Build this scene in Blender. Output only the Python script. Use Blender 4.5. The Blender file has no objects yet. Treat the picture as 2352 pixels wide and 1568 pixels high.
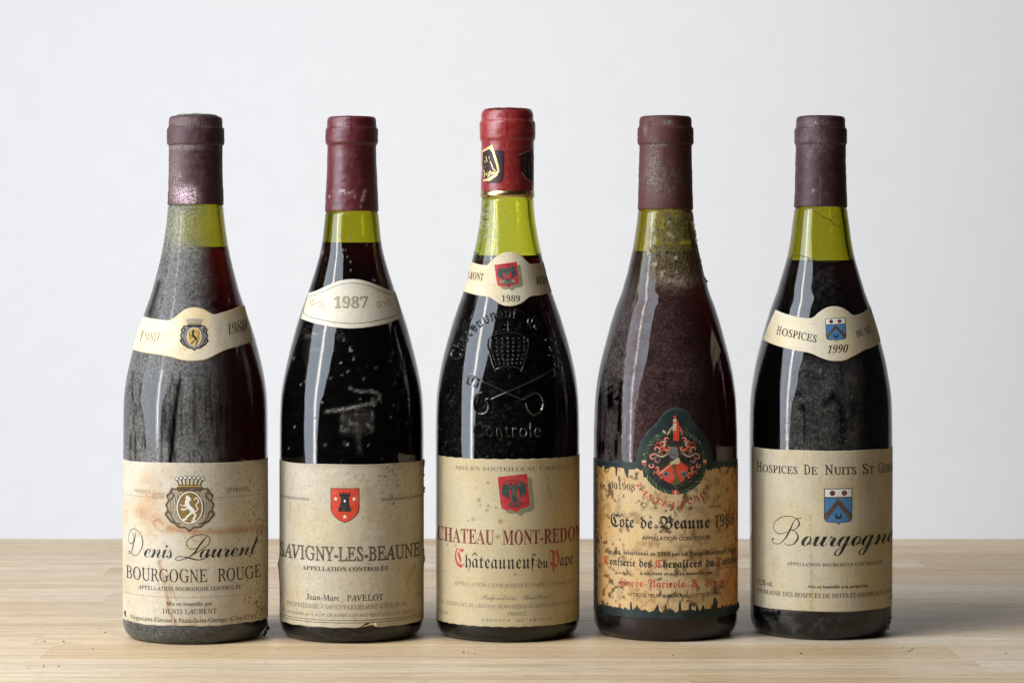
import bpy, bmesh, math, random
import numpy as np
from mathutils import Vector
from mathutils.geometry import tessellate_polygon
random.seed(7); np.random.seed(7)
R_ = math.radians
sc = bpy.context.scene
COL = sc.collection

# ------------------------------------------------------------------ camera
CAM_H, CAM_D, FOC, HZ, CX = 0.214, 1.5, 6000.0, 600.0, 1176.0   # drawing units: 2352 wide frame
cd = bpy.data.cameras.new('camera'); cam = bpy.data.objects.new('camera', cd); COL.objects.link(cam)
cam.location = (0, -CAM_D, CAM_H); cam.rotation_euler = (R_(90), 0, 0)
cd.sensor_width = 36; cd.lens = 36 * FOC / 2352; cd.shift_y = -(784 - HZ) / 2352
cd.clip_end = 50; cd.clip_start = 0.05
cd.dof.use_dof = True; cd.dof.focus_distance = 1.463; cd.dof.aperture_fstop = 20
sc.camera = cam
# ------------------------------------------------------------------ world, lamps, exposure
w = bpy.data.worlds.new('World'); sc.world = w; w.use_nodes = True
w.node_tree.nodes['Background'].inputs[0].default_value = (0.9, 0.95, 1.0, 1)
w.node_tree.nodes['Background'].inputs[1].default_value = 0.018
def area(name, loc, target, sx, sy, power, color=(1, 1, 1), roll=0, spread=180):
    l = bpy.data.lights.new(name, 'AREA'); l.shape = 'RECTANGLE'; l.size = sx; l.size_y = sy
    l.energy = power; l.color = color; l.spread = R_(spread)
    o = bpy.data.objects.new(name, l); COL.objects.link(o); o.location = loc
    q = (Vector(target) - Vector(loc)).to_track_quat('-Z', 'Y')
    o.rotation_euler = q.to_euler(); o.rotation_euler.rotate_axis('Z', R_(roll))
    return o
def polar(az, el, dist, c=(0, 0, 0.15)):
    a, e = R_(az), R_(el)
    return (c[0] - math.sin(a) * math.cos(e) * dist, c[1] - math.cos(a) * math.cos(e) * dist, c[2] + math.sin(e) * dist)
area('key_softbox', polar(62, 26, 1.5), (0, 0, 0.15), 1.15, 2.05, 51, (0.79, 0.87, 1.0), roll=-24)
area('key_tube', polar(58, 24, 1.42), (0, 0, 0.15), 0.06, 2.0, 5.0, (1.0, 0.93, 0.82), roll=-2)
area('key_tube_glow', polar(58, 24, 1.44), (0, 0, 0.15), 0.17, 2.0, 6.0, (1.0, 0.94, 0.85), roll=-3)  # wider dim lamp added around the tube to soften its reflection
area('wall_fill', (-0.1, 0.62, -0.35), (-0.1, 1.3, 0.12), 1.3, 0.4, 2.8, (1.0, 0.955, 0.90))  # unseen fill light added behind the table to brighten the wall
area('wall_fill_high', (0.35, -0.2, 1.7), (0.15, 1.3, 0.3), 0.9, 0.6, 1.45, (1.0, 0.94, 0.88), spread=62)  # second added fill from above, evens out the wall
sc.view_settings.view_transform = 'Standard'; sc.view_settings.look = 'None'
sc.view_settings.exposure = 0.06; sc.view_settings.gamma = 1
sc.cycles.use_denoising = True
try: sc.cycles.denoiser = 'OPENIMAGEDENOISE'
except Exception: pass
sc.cycles.max_bounces = 20; sc.cycles.transmission_bounces = 16; sc.cycles.transparent_max_bounces = 16
sc.cycles.caustics_reflective = False; sc.cycles.caustics_refractive = False

# ------------------------------------------------------------------ helpers
def link(name, me, parent=None, label=None, cat=None, group=None, kind=None):
    o = bpy.data.objects.new(name, me); COL.objects.link(o)
    if parent is not None: o.parent = parent
    if label: o['label'] = label
    if cat: o['category'] = cat
    if group: o['group'] = group
    if kind: o['kind'] = kind
    return o
def nz(x, y, s=1.0, seed=0):
    """smooth value noise on arrays, 0..1"""
    x = np.asarray(x, float) / s; y = np.asarray(y, float) / s
    xi = np.floor(x); yi = np.floor(y); fx = x - xi; fy = y - yi
    fx = fx * fx * (3 - 2 * fx); fy = fy * fy * (3 - 2 * fy)
    def h(a, b):
        v = np.sin(a * 127.1 + b * 311.7 + seed * 74.7) * 43758.5453
        return v - np.floor(v)
    return (h(xi, yi) * (1 - fx) + h(xi + 1, yi) * fx) * (1 - fy) + (h(xi, yi + 1) * (1 - fx) + h(xi + 1, yi + 1) * fx) * fy
def fbm(x, y, s, seed=0, n=3):
    t = 0; a = 0.5; k = 0
    for i in range(n):
        t = t + a * nz(x, y, s / 2 ** i, seed + i * 13); k += a; a *= 0.5
    return t / k
def sst(a, b, x):
    t = np.clip((x - a) / (b - a), 0, 1); return t * t * (3 - 2 * t)
def blob(X, Y, x, y, rx, ry, p=2.0):
    return np.exp(-(np.abs((X - x) / rx) ** p + np.abs((Y - y) / ry) ** p))
def strk(X, Y, pts, wd):
    d = np.full(np.shape(X), 1e9)
    for (x0, y0), (x1, y1) in zip(pts[:-1], pts[1:]):
        L = (x1 - x0) ** 2 + (y1 - y0) ** 2 + 1e-9
        t = np.clip(((X - x0) * (x1 - x0) + (Y - y0) * (y1 - y0)) / L, 0, 1)
        d = np.minimum(d, np.hypot(X - x0 - t * (x1 - x0), Y - y0 - t * (y1 - y0)))
    return np.exp(-(d / wd) ** 2)
def smooth(pts, n):
    """Catmull-Rom through points, n samples evenly in chord length"""
    P = np.array(pts, float)
    if len(P) < 3:
        t = np.linspace(0, 1, n)[:, None]; return P[0] * (1 - t) + P[-1] * t
    P = np.vstack([2 * P[0] - P[1], P, 2 * P[-1] - P[-2]]); out = []
    for i in range(1, len(P) - 2):
        t = np.linspace(0, 1, 24, endpoint=False)[:, None]
        a, b, c, d = P[i - 1], P[i], P[i + 1], P[i + 2]
        out.append(0.5 * (2 * b + (c - a) * t + (2 * a - 5 * b + 4 * c - d) * t ** 2 + (3 * b - a - 3 * c + d) * t ** 3))
    out = np.vstack(out + [P[-2][None]])
    L = np.concatenate([[0], np.cumsum(np.hypot(*np.diff(out[:, :2], axis=0).T))])
    s = np.linspace(0, L[-1], n)
    return np.stack([np.interp(s, L, out[:, k]) for k in range(out.shape[1])], 1)
def grid_mesh(name, P, wrap=False, flip=False, extra_faces=None, extra_verts=None, smoothed=True, caps=(0, 0)):
    """P: (rows, cols, 3) -> mesh of quads"""
    nr, nc = P.shape[:2]; idx = np.arange(nr * nc).reshape(nr, nc)
    if wrap: idx = np.concatenate([idx, idx[:, :1]], 1)
    q = np.stack([idx[:-1, :-1], idx[:-1, 1:], idx[1:, 1:], idx[1:, :-1]], -1).reshape(-1, 4)
    if flip: q = q[:, ::-1]
    V = P.reshape(-1, 3)
    if extra_verts is not None: V = np.vstack([V, extra_verts])
    me = bpy.data.meshes.new(name)
    nf = len(q); ef = list(extra_faces or [])
    if caps[0]: ef.append(list(range(nc))[::-1])
    if caps[1]: ef.append(list(range((nr - 1) * nc, nr * nc)))
    me.vertices.add(len(V)); me.vertices.foreach_set('co', V.astype(np.float32).ravel())
    ls = [q.ravel()] + [np.array(f) for f in ef]; tot = sum(len(x) for x in ls)
    me.loops.add(tot); me.loops.foreach_set('vertex_index', np.concatenate(ls).astype(np.int32))
    starts = list(range(0, nf * 4, 4)); p = nf * 4
    for f in ef: starts.append(p); p += len(f)
    me.polygons.add(len(starts)); me.polygons.foreach_set('loop_start', np.array(starts, np.int32))
    me.update(calc_edges=True); me.validate()
    if smoothed: me.polygons.foreach_set('use_smooth', np.ones(len(me.polygons), bool))
    return me
def fattr(me, name, vals):
    a = me.attributes.new(name, 'FLOAT', 'POINT'); a.data.foreach_set('value', np.asarray(vals, np.float32).ravel())
def cattr(me, name, rgb):
    a = me.attributes.new(name, 'FLOAT_COLOR', 'POINT')
    c = np.ones((len(rgb), 4), np.float32); c[:, :3] = rgb; a.data.foreach_set('color', c.ravel())

# ------------------------------------------------------------------ materials
def newmat(name):
    m = bpy.data.materials.new(name); m.use_nodes = True; nt = m.node_tree
    return m, nt, nt.nodes, nt.links, nt.nodes['Principled BSDF']
def node(nt, typ, **kw):
    n = nt.nodes.new(typ)
    for k, v in kw.items():
        if k.startswith('i_'):
            key = k[2:]; n.inputs[int(key) if key.isdigit() else key].default_value = v
        else: setattr(n, k, v)
    return n
def math_(nt, op, a, b=None, c=None, clamp=False):
    n = nt.nodes.new('ShaderNodeMath'); n.operation = op; n.use_clamp = clamp
    for i, v in enumerate((a, b, c)):
        if v is None: continue
        if isinstance(v, (int, float)): n.inputs[i].default_value = v
        else: nt.links.new(v, n.inputs[i])
    return n.outputs[0]
def mixc(nt, f, a, b, mode='MIX'):
    n = nt.nodes.new('ShaderNodeMix'); n.data_type = 'RGBA'; n.blend_type = mode
    for i, v in ((0, f), (6, a), (7, b)):
        if isinstance(v, (int, float)): n.inputs[i].default_value = v
        elif isinstance(v, tuple): n.inputs[i].default_value = (*v, 1)
        else: nt.links.new(v, n.inputs[i])
    return n.outputs[2]
def rng(nt, v, a, b, c=0.0, d=1.0):
    n = nt.nodes.new('ShaderNodeMapRange'); nt.links.new(v, n.inputs[0])
    for i, x in enumerate((a, b, c, d)): n.inputs[i + 1].default_value = x
    return n.outputs[0]
def noise(nt, scale, det=3, rough=0.55, vec=None, stretch=None):
    tc = nt.nodes.new('ShaderNodeTexCoord'); out = vec or tc.outputs['Object']
    if stretch:
        mp = nt.nodes.new('ShaderNodeMapping'); mp.inputs['Scale'].default_value = stretch
        nt.links.new(out, mp.inputs[0]); out = mp.outputs[0]
    n = nt.nodes.new('ShaderNodeTexNoise'); n.inputs['Scale'].default_value = scale
    n.inputs['Detail'].default_value = det; n.inputs['Roughness'].default_value = rough
    nt.links.new(out, n.inputs[0]); return n.outputs[0]
INK = {}
def ink(name, col, rough=0.6, wear=0.25, metal=0.0, paper=(0.55, 0.47, 0.33)):
    if name in INK: return INK[name]
    m, nt, N, L, b = newmat(name + '_ink')
    n = noise(nt, 1500, 3); f = rng(nt, n, 0.5, 0.72, 0.0, wear)
    n2 = noise(nt, 300, 2); f2 = rng(nt, n2, 0.45, 0.75, 0.0, wear)
    f = math_(nt, 'MAXIMUM', f, f2)
    L.new(mixc(nt, f, col, paper), b.inputs['Base Color']); b.inputs['Roughness'].default_value = rough
    b.inputs['Metallic'].default_value = metal; b.inputs['Specular IOR Level'].default_value = 0.25
    INK[name] = m; return m
def paper_mat(name, base, rough=0.62, fine=0.12, bump=0.25, laid=0.0):
    m, nt, N, L, b = newmat(name)
    at = node(nt, 'ShaderNodeAttribute', attribute_name='tint')
    n1 = noise(nt, 900, 4); n2 = noise(nt, 60, 4)
    f = rng(nt, n1, 0.3, 0.7, 1 - fine, 1 + fine * 0.5); g = rng(nt, n2, 0.3, 0.7, 0.93, 1.03)
    v = math_(nt, 'MULTIPLY', f, g)
    cb = node(nt, 'ShaderNodeCombineColor'); [L.new(v, cb.inputs[i]) for i in range(3)]
    c = mixc(nt, 1.0, at.outputs['Color'], (*base,), 'MULTIPLY')
    L.new(mixc(nt, 1.0, c, cb.outputs[0], 'MULTIPLY'), b.inputs['Base Color'])
    b.inputs['Roughness'].default_value = rough; b.inputs['Specular IOR Level'].default_value = 0.3
    bp = node(nt, 'ShaderNodeBump'); bp.inputs['Strength'].default_value = bump; bp.inputs['Distance'].default_value = 0.0004
    hgt = noise(nt, 140, 5)
    if laid:
        hgt = math_(nt, 'ADD', hgt, math_(nt, 'MULTIPLY', noise(nt, 900, 1, stretch=(1, 1, 0.02)), laid))
    L.new(hgt, bp.inputs['Height']); L.new(bp.outputs[0], b.inputs['Normal'])
    return m
def glass_mat(name, absorb, density, speck=900, dmin=0.35, dmax=0.68, streak=0.0):
    m, nt, N, L, b = newmat(name); N.remove(b); out = N['Material Output']
    g = node(nt, 'ShaderNodeBsdfGlass'); g.inputs['IOR'].default_value = 1.5; g.inputs['Roughness'].default_value = 0.0
    film = noise(nt, 120, 3)
    L.new(rng(nt, film, 0.35, 0.75, 0.012, 0.075), g.inputs['Roughness'])
    d = node(nt, 'ShaderNodeBsdfPrincipled'); d.inputs['Roughness'].default_value = 0.75; d.inputs['Specular IOR Level'].default_value = 0.2
    ac = node(nt, 'ShaderNodeAttribute', attribute_name='dirt_color'); aa = node(nt, 'ShaderNodeAttribute', attribute_name='dirt')
    n1 = noise(nt, speck, 4, 0.65)
    if streak:
        n1 = math_(nt, 'ADD', math_(nt, 'MULTIPLY', n1, 1 - streak), math_(nt, 'MULTIPLY', noise(nt, speck * 1.3, 2, stretch=(1, 1, 0.1)), streak))
    nb = noise(nt, speck * .22, 4, 0.6); n1 = math_(nt, 'ADD', math_(nt, 'MULTIPLY', n1, .75), math_(nt, 'MULTIPLY', nb, .25))
    sp = rng(nt, n1, dmin + .04, dmax - .04, 0.38, 1.5)
    tiny = rng(nt, noise(nt, speck * 2.2, 2, 0.5), .68, .74, 0, 1.1)
    sp = math_(nt, 'ADD', sp, tiny)
    f = math_(nt, 'MULTIPLY', aa.outputs['Fac'], sp, clamp=True)
    n3 = noise(nt, 700, 3, 0.7)
    cv = rng(nt, n3, 0.38, 0.68, 0.6, 1.7)
    cb = node(nt, 'ShaderNodeCombineColor'); [L.new(cv, cb.inputs[i]) for i in range(3)]
    L.new(mixc(nt, 1.0, ac.outputs['Color'], cb.outputs[0], 'MULTIPLY'), d.inputs['Base Color'])
    rf = node(nt, 'ShaderNodeBsdfRefraction'); rf.inputs['IOR'].default_value = 1.5; rf.inputs['Roughness'].default_value = 0.0
    ai = node(nt, 'ShaderNodeAttribute', attribute_name='wet'); mg_ = node(nt, 'ShaderNodeMixShader')
    L.new(ai.outputs['Fac'], mg_.inputs[0]); L.new(g.outputs[0], mg_.inputs[1]); L.new(rf.outputs[0], mg_.inputs[2])
    mx = node(nt, 'ShaderNodeMixShader'); L.new(f, mx.inputs[0]); L.new(mg_.outputs[0], mx.inputs[1]); L.new(d.outputs[0], mx.inputs[2])
    bp = node(nt, 'ShaderNodeBump'); bp.inputs['Strength'].default_value = 0.075; bp.inputs['Distance'].default_value = 0.0012
    L.new(noise(nt, 38, 2, 0.4, stretch=(1, 1, 0.35)), bp.inputs['Height']); L.new(bp.outputs[0], g.inputs['Normal'])
    L.new(mx.outputs[0], out.inputs['Surface'])
    v = node(nt, 'ShaderNodeVolumeAbsorption'); v.inputs['Color'].default_value = (*absorb, 1); v.inputs['Density'].default_value = density
    L.new(v.outputs[0], out.inputs['Volume'])
    return m
def wine_mat(name, sig):
    m, nt, N, L, b = newmat(name); N.remove(b); out = N['Material Output']
    g = node(nt, 'ShaderNodeBsdfRefraction'); g.inputs['IOR'].default_value = 1.33; g.inputs['Roughness'].default_value = 0.0
    L.new(g.outputs[0], out.inputs['Surface'])
    dn = max(sig) * 1.001; v = node(nt, 'ShaderNodeVolumeAbsorption')
    v.inputs['Color'].default_value = (*[1 - s / dn for s in sig], 1); v.inputs['Density'].default_value = dn
    L.new(v.outputs[0], out.inputs['Volume']); return m
def foil_mat(name, base, dusty=(0.3, 0.24, 0.22), rough=0.5, amt=0.5, coat=0.0):
    m, nt, N, L, b = newmat(name)
    aa = node(nt, 'ShaderNodeAttribute', attribute_name='dirt'); ac = node(nt, 'ShaderNodeAttribute', attribute_name='dirt_color')
    n1 = noise(nt, 260, 5, 0.6); n2 = noise(nt, 45, 3); n3 = noise(nt, 1300, 3, 0.6)
    c = mixc(nt, rng(nt, n2, 0.35, 0.7, 0.0, 0.6), base, tuple(x * 0.55 for x in base))
    c = mixc(nt, rng(nt, n1, 0.46, 0.75, 0.0, amt), c, dusty)
    f = math_(nt, 'MULTIPLY', aa.outputs['Fac'], rng(nt, n3, 0.40, 0.6, 0.0, 1.6), clamp=True)
    c = mixc(nt, f, c, ac.outputs['Color'])
    L.new(c, b.inputs['Base Color'])
    L.new(rng(nt, n1, 0.3, 0.7, rough - 0.1, rough + 0.15), b.inputs['Roughness'])
    b.inputs['Coat Weight'].default_value = coat; b.inputs['Coat Roughness'].default_value = 0.35
    bp = node(nt, 'ShaderNodeBump'); bp.inputs['Strength'].default_value = 0.5; bp.inputs['Distance'].default_value = 0.0004
    L.new(math_(nt, 'ADD', noise(nt, 160, 5, 0.6), math_(nt, 'MULTIPLY', f, 0.6)), bp.inputs['Height']); L.new(bp.outputs[0], b.inputs['Normal'])
    return m

# ------------------------------------------------------------------ setting: wall and table
def flat_mat(name, col, rough=0.9, sc_=30, amp=0.02):
    m, nt, N, L, b = newmat(name)
    n = noise(nt, sc_, 4); f = rng(nt, n, 0.3, 0.7, 0.0, 1.0)
    L.new(mixc(nt, f, tuple(c * (1 - amp) for c in col), col), b.inputs['Base Color']); b.inputs['Roughness'].default_value = rough
    b.inputs['Specular IOR Level'].default_value = 0.1
    return m
me = bpy.data.meshes.new('wall')
me.from_pydata([(-2.4, 1.3, -1.0), (1.6, 1.3, -1.0), (1.6, 1.3, 1.9), (-2.4, 1.3, 1.9),
                (-2.4, 1.4, -1.0), (1.6, 1.4, -1.0), (1.6, 1.4, 1.9), (-2.4, 1.4, 1.9)], [],
               [(0, 1, 2, 3), (5, 4, 7, 6), (1, 5, 6, 2), (4, 0, 3, 7), (3, 2, 6, 7), (4, 5, 1, 0)])
me.materials.append(flat_mat('white_wall_paint', (0.82, 0.81, 0.80)))
link('wall', me, kind='structure')

def wood_mat():
    m, nt, N, L, b = newmat('oiled_light_wood')
    tc = node(nt, 'ShaderNodeTexCoord'); oi = node(nt, 'ShaderNodeObjectInfo')
    sh = node(nt, 'ShaderNodeVectorMath'); sh.operation = 'MULTIPLY_ADD'
    cx3 = node(nt, 'ShaderNodeCombineXYZ'); [L.new(oi.outputs['Random'], cx3.inputs[i]) for i in range(3)]
    L.new(cx3.outputs[0], sh.inputs[0]); sh.inputs[1].default_value = (13.7, 7.3, 3.1); L.new(tc.outputs['Object'], sh.inputs[2])
    v = sh.outputs[0]
    g1 = noise(nt, 60, 6, 0.65, vec=v, stretch=(0.045, 1.1, 1)); g2 = noise(nt, 300, 5, 0.7, vec=v, stretch=(0.03, 1, 1))
    g3 = noise(nt, 9, 3, 0.5, vec=v, stretch=(0.25, 1.2, 1)); g4 = noise(nt, 1500, 2, 0.5, vec=v, stretch=(0.06, 1, 1))
    cr = node(nt, 'ShaderNodeValToRGB'); e = cr.color_ramp.elements
    cols = [(0.68, 0.48, 0.26), (0.79, 0.595, 0.355), (0.83, 0.67, 0.455), (0.72, 0.52, 0.29), (0.84, 0.71, 0.51)]
    e[0].position = 0; e[0].color = (*cols[0], 1); e[1].position = 1; e[1].color = (*cols[4], 1)
    for p, c in zip((0.25, 0.5, 0.75), cols[1:4]): k = e.new(p); k.color = (*c, 1)
    L.new(oi.outputs['Random'], cr.inputs[0])
    c = mixc(nt, rng(nt, g1, 0.42, 0.7, 0.0, 0.75), cr.outputs[0], (0.54, 0.37, 0.20))
    c = mixc(nt, rng(nt, g3, 0.45, 0.75, 0.0, 0.5), c, (0.80, 0.69, 0.53))
    c = mixc(nt, rng(nt, g2, 0.48, 0.64, 0.0, 0.55), c, (0.42, 0.285, 0.16))
    c = mixc(nt, rng(nt, g4, 0.56, 0.66, 0.0, 0.6), c, (0.30, 0.20, 0.11))
    L.new(c, b.inputs['Base Color']); L.new(rng(nt, g2, 0.3, 0.7, 0.42, 0.6), b.inputs['Roughness'])
    b.inputs['Specular IOR Level'].default_value = 0.35
    bp = node(nt, 'ShaderNodeBump'); bp.inputs['Strength'].default_value = 0.35; bp.inputs['Distance'].default_value = 0.0003
    L.new(math_(nt, 'ADD', g2, g4), bp.inputs['Height']); L.new(bp.outputs[0], b.inputs['Normal'])
    return m
WOOD = wood_mat()
table = link('table', None, label='pale butcher block table top of narrow glued wooden staves under the bottles', cat='table')
table.location = (0, 0.517, 0)
def stave(x0, x1, y0, y1, dz):
    g = 0.00004; th = 0.027; bv = 0.00006
    x0 += g; x1 -= g; y0 += g; y1 -= g
    cx, cy = (x0 + x1) / 2, (y0 + y1) / 2; hx, hy = (x1 - x0) / 2, (y1 - y0) / 2
    V = [(-hx, -hy, -th), (hx, -hy, -th), (hx, hy, -th), (-hx, hy, -th),
         (-hx, -hy, -bv), (hx, -hy, -bv), (hx, hy, -bv), (-hx, hy, -bv),
         (-hx + bv, -hy + bv, 0), (hx - bv, -hy + bv, 0), (hx - bv, hy - bv, 0), (-hx + bv, hy - bv, 0)]
    F = [(3, 2, 1, 0), (8, 9, 10, 11)] + [(i, (i + 1) % 4, 4 + (i + 1) % 4, 4 + i) for i in range(4)] + [(4 + i, 4 + (i + 1) % 4, 8 + (i + 1) % 4, 8 + i) for i in range(4)]
    me = bpy.data.meshes.new('stave'); me.from_pydata(V, [], F); me.materials.append(WOOD)
    o = link('stave', me, table); o.location = (cx, cy - 0.517, dz)
WD = 0.0468; yb = 0.517
first = {3: 0.02, 4: -0.23, 7: -0.20, 8: 0.28, 9: 0.10, 10: -0.30, 11: -0.05, 12: -0.14, 13: 0.02}
for r in range(21):
    x = -0.95 + random.uniform(-0.2, 0.0) + first.get(r, 0) * 0.3
    while x < 0.8:
        ln = random.choice((0.28, 0.36, 0.44, 0.52)) + random.uniform(-0.03, 0.03)
        stave(x, x + ln, yb - (r + 1) * WD, yb - r * WD, 0); x += ln
# crumbs
cm, nt_, N_, L_, b_ = newmat('dark_crumb'); b_.inputs['Base Color'].default_value = (0.08, 0.05, 0.03, 1)
bm = bmesh.new()
def y_at(Y): return FOC * CAM_H / (Y - HZ) - CAM_D
def x_at(X, Y): return (X - CX) * (y_at(Y) + CAM_D) / FOC
spots = [(95, 1440), (242, 1452), (102, 1472), (146, 1473), (184, 1474), (102, 1489), (213, 1489), (101, 1527), (136, 1530), (134, 1531), (66, 1534), (100, 1531),
         (2090, 1494), (2086, 1495), (2095, 1490), (2075, 1486), (2310, 1500), (1075, 1500), (1090, 1501), (1064, 1498), (1280, 1506), (610, 1520), (1545, 1504), (1500, 1520),
         (228, 1436), (1840, 1500), (1850, 1512), (640, 1489), (700, 1500)]
for i, (X, Y) in enumerate(spots):
    s = random.uniform(0.0002, 0.00055)
    r = bmesh.ops.create_icosphere(bm, subdivisions=1, radius=s)
    for v in r['verts']:
        v.co = Vector((v.co.x * random.uniform(1, 2.2), v.co.y * random.uniform(.8, 1.6), v.co.z * 0.6)) + Vector((x_at(X, Y), y_at(Y), s * 0.45))
me = bpy.data.meshes.new('crumbs'); bm.to_mesh(me); bm.free(); me.materials.append(cm)
o = link('dirt_crumbs', me, label='dark crumbs of cellar dirt scattered on the wooden table top', cat='dirt', kind='stuff')

# ------------------------------------------------------------------ bottle class
class Bottle:
    def __init__(s, cx, ybase, prof, cap, fill, capb):
        s.cx = cx; s.d = FOC * CAM_H / (ybase - HZ) + 0.037
        s.bx = (cx - CX) * s.d / FOC; s.by = s.d - CAM_D
        s.k = s.d / FOC; s.thc = -math.atan((cx - CX) / FOC)
        Y = np.array([p[0] for p in prof], float); W = np.array([p[1] for p in prof], float)
        P = smooth(np.stack([Y, W], 1), 260)
        z = CAM_H - (P[:, 0] - HZ) * s.k; r = P[:, 1] * s.k
        o = np.argsort(z); s.pz, s.pr = z[o], r[o]
        s.R0 = s.pr[0]
        s.cap = [(CAM_H - (a - HZ) * s.k, b * s.k) for a, b in cap]
        s.zf = CAM_H - (fill - HZ) * s.k; s.zc = CAM_H - (capb - HZ) * s.k
        s.root = None
    def R(s, z): return np.interp(z, s.pz, s.pr)
    def zv(s, v): return CAM_H - (v - HZ) * (s.d - s.R0) / FOC    # front row of the cylinder
    def pt(s, th, z, off=0.0):
        """th relative to the direction facing the camera; world coords relative to bottle base"""
        r = s.R(z) + off; a = th + s.thc
        return np.stack([r * np.sin(a), -r * np.cos(a), z + 0 * a], -1)
    def lift(s, X, Y):
        """picture point -> (th, z) on the glass surface"""
        X = np.asarray(X, float); Y = np.asarray(Y, float)
        dx = (X - CX) / FOC; dz = -(Y - HZ) / FOC
        tb = (s.bx * dx + s.d * 1.0) / (dx * dx + 1); ta = tb - 0.075
        def f(t): return np.hypot(t * dx - s.bx, t - s.d) - s.R(CAM_H + t * dz)
        a, b = ta.copy(), tb.copy()
        for _ in range(34):
            m = (a + b) / 2; g = f(m) > 0; a = np.where(g, m, a); b = np.where(g, b, m)
        t = (a + b) / 2; th = np.arctan2(t * dx - s.bx, -(t - s.d)) - s.thc
        return th, CAM_H + t * dz
    # map modes: drawing coords -> 3D
    def m_img(s, off0):
        def f(x, y, zo):
            th, z = s.lift(x, y); n = s.pt(th, z, off0); 
            a = th + s.thc; zo = np.asarray(zo)
            return n + np.stack([np.sin(a) * zo, -np.cos(a) * zo, 0 * a], -1)
        return f
    def m_cyl(s, off0):
        q = s.R0 / s.k
        def f(x, y, zo):
            th = np.asarray(x) / q; z = s.zv(np.asarray(y))
            return s.pt(th, z, off0 + np.asarray(zo))
        return f
    def u(s, X):
        q = s.R0 / s.k; return q * math.asin(max(-0.998, min(0.998, (X - s.cx) / q)))
    def v(s, X, Y):
        """picture point on the body -> row value as seen at the bottle centre"""
        q = s.R0 / s.k; c = math.sqrt(max(0, 1 - ((X - s.cx) / q) ** 2))
        return HZ + (Y - HZ) * (s.d - s.R0 * c) / (s.d - s.R0)

# ------------------------------------------------------------------ flat print drawing
SER, SCR, FRK, ITA, SAN, RMN = 'ser', 'scr', 'frk', 'ita', 'san', 'rmn'
BASES = {RMN: (0x1D434, 0x1D44E, 0x1D7CE), SER: (0x1D400, 0x1D41A, 0x1D7CE), SCR: (0x1D4D0, 0x1D4EA, 0x1D7CE), FRK: (0x1D56C, 0x1D586, 0x1D7CE), ITA: (0x1D468, 0x1D482, 0x1D7CE)}
ACC = {'É': ('E', '´'), 'é': ('e', '´'), 'è': ('e', '`'), 'à': ('a', '`'), 'â': ('a', '^'), 'Â': ('A', '^'), 'ô': ('o', '^'), 'Ô': ('O', '^')}
def sty(t, st):
    if st not in BASES: return t
    A, a, d = BASES[st]; r = ''
    for ch in t:
        if 'A' <= ch <= 'Z': r += chr(A + ord(ch) - 65)
        elif ch == 'h' and st == RMN: r += '\u210e'
        elif 'a' <= ch <= 'z': r += chr(a + ord(ch) - 97)
        elif '0' <= ch <= '9': r += chr(d + ord(ch) - 48)
        else: r += ch
    return r
_cache = {}
def glyphs(body, off=0.0, extrude=0.0, bevel=0.0, spacing=1.0, word=1.0):
    upright = any(0x1D434 <= ord(ch) <= 0x1D467 for ch in body)      # slanted roman set upright again
    key = (body, off, extrude, bevel, spacing, word)
    if key in _cache: return _cache[key]
    c = bpy.data.curves.new('t', 'FONT'); c.body = body; c.size = 1; c.offset = off; c.resolution_u = 3
    c.shear = -0.28 if upright else 0.0; c.space_character = spacing; c.space_word = word
    c.extrude = extrude; c.bevel_depth = bevel; c.bevel_resolution = 1
    c.fill_mode = 'FRONT' if (extrude or bevel) else 'BOTH'
    o = bpy.data.objects.new('t', c); COL.objects.link(o)
    dg = bpy.context.evaluated_depsgraph_get(); dg.update()
    me = bpy.data.meshes.new_from_object(o.evaluated_get(dg))
    V = np.zeros(len(me.vertices) * 3); me.vertices.foreach_get('co', V); V = V.reshape(-1, 3)
    F = [tuple(p.vertices) for p in me.polygons]
    bpy.data.objects.remove(o); bpy.data.curves.remove(c); bpy.data.meshes.remove(me)
    _cache[key] = (V, F); return V, F
CAPH = {}
def caph(st):
    if st not in CAPH:
        V, F = glyphs(sty('I' if st != SCR else 'N', st)); CAPH[st] = V[:, 1].max() - max(0.0, V[:, 1].min())
    return CAPH[st]
WQ = None           # radius of the label being printed: wide lines are set slightly looser towards the sides
def warp(P, x0, x1):
    if WQ is None: return
    tb = np.linspace(-1.56, 1.56, 400) * WQ; A = 0.22 * tb / 1.57 + 0.78 * WQ * np.sin(tb / WQ)
    a0, a1 = np.interp([x0, x1], tb, A); f = (P[:, 0] - x0) / (x1 - x0); a = a0 + f * (a1 - a0); P[:, 0] = np.interp(a, A, tb)
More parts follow.
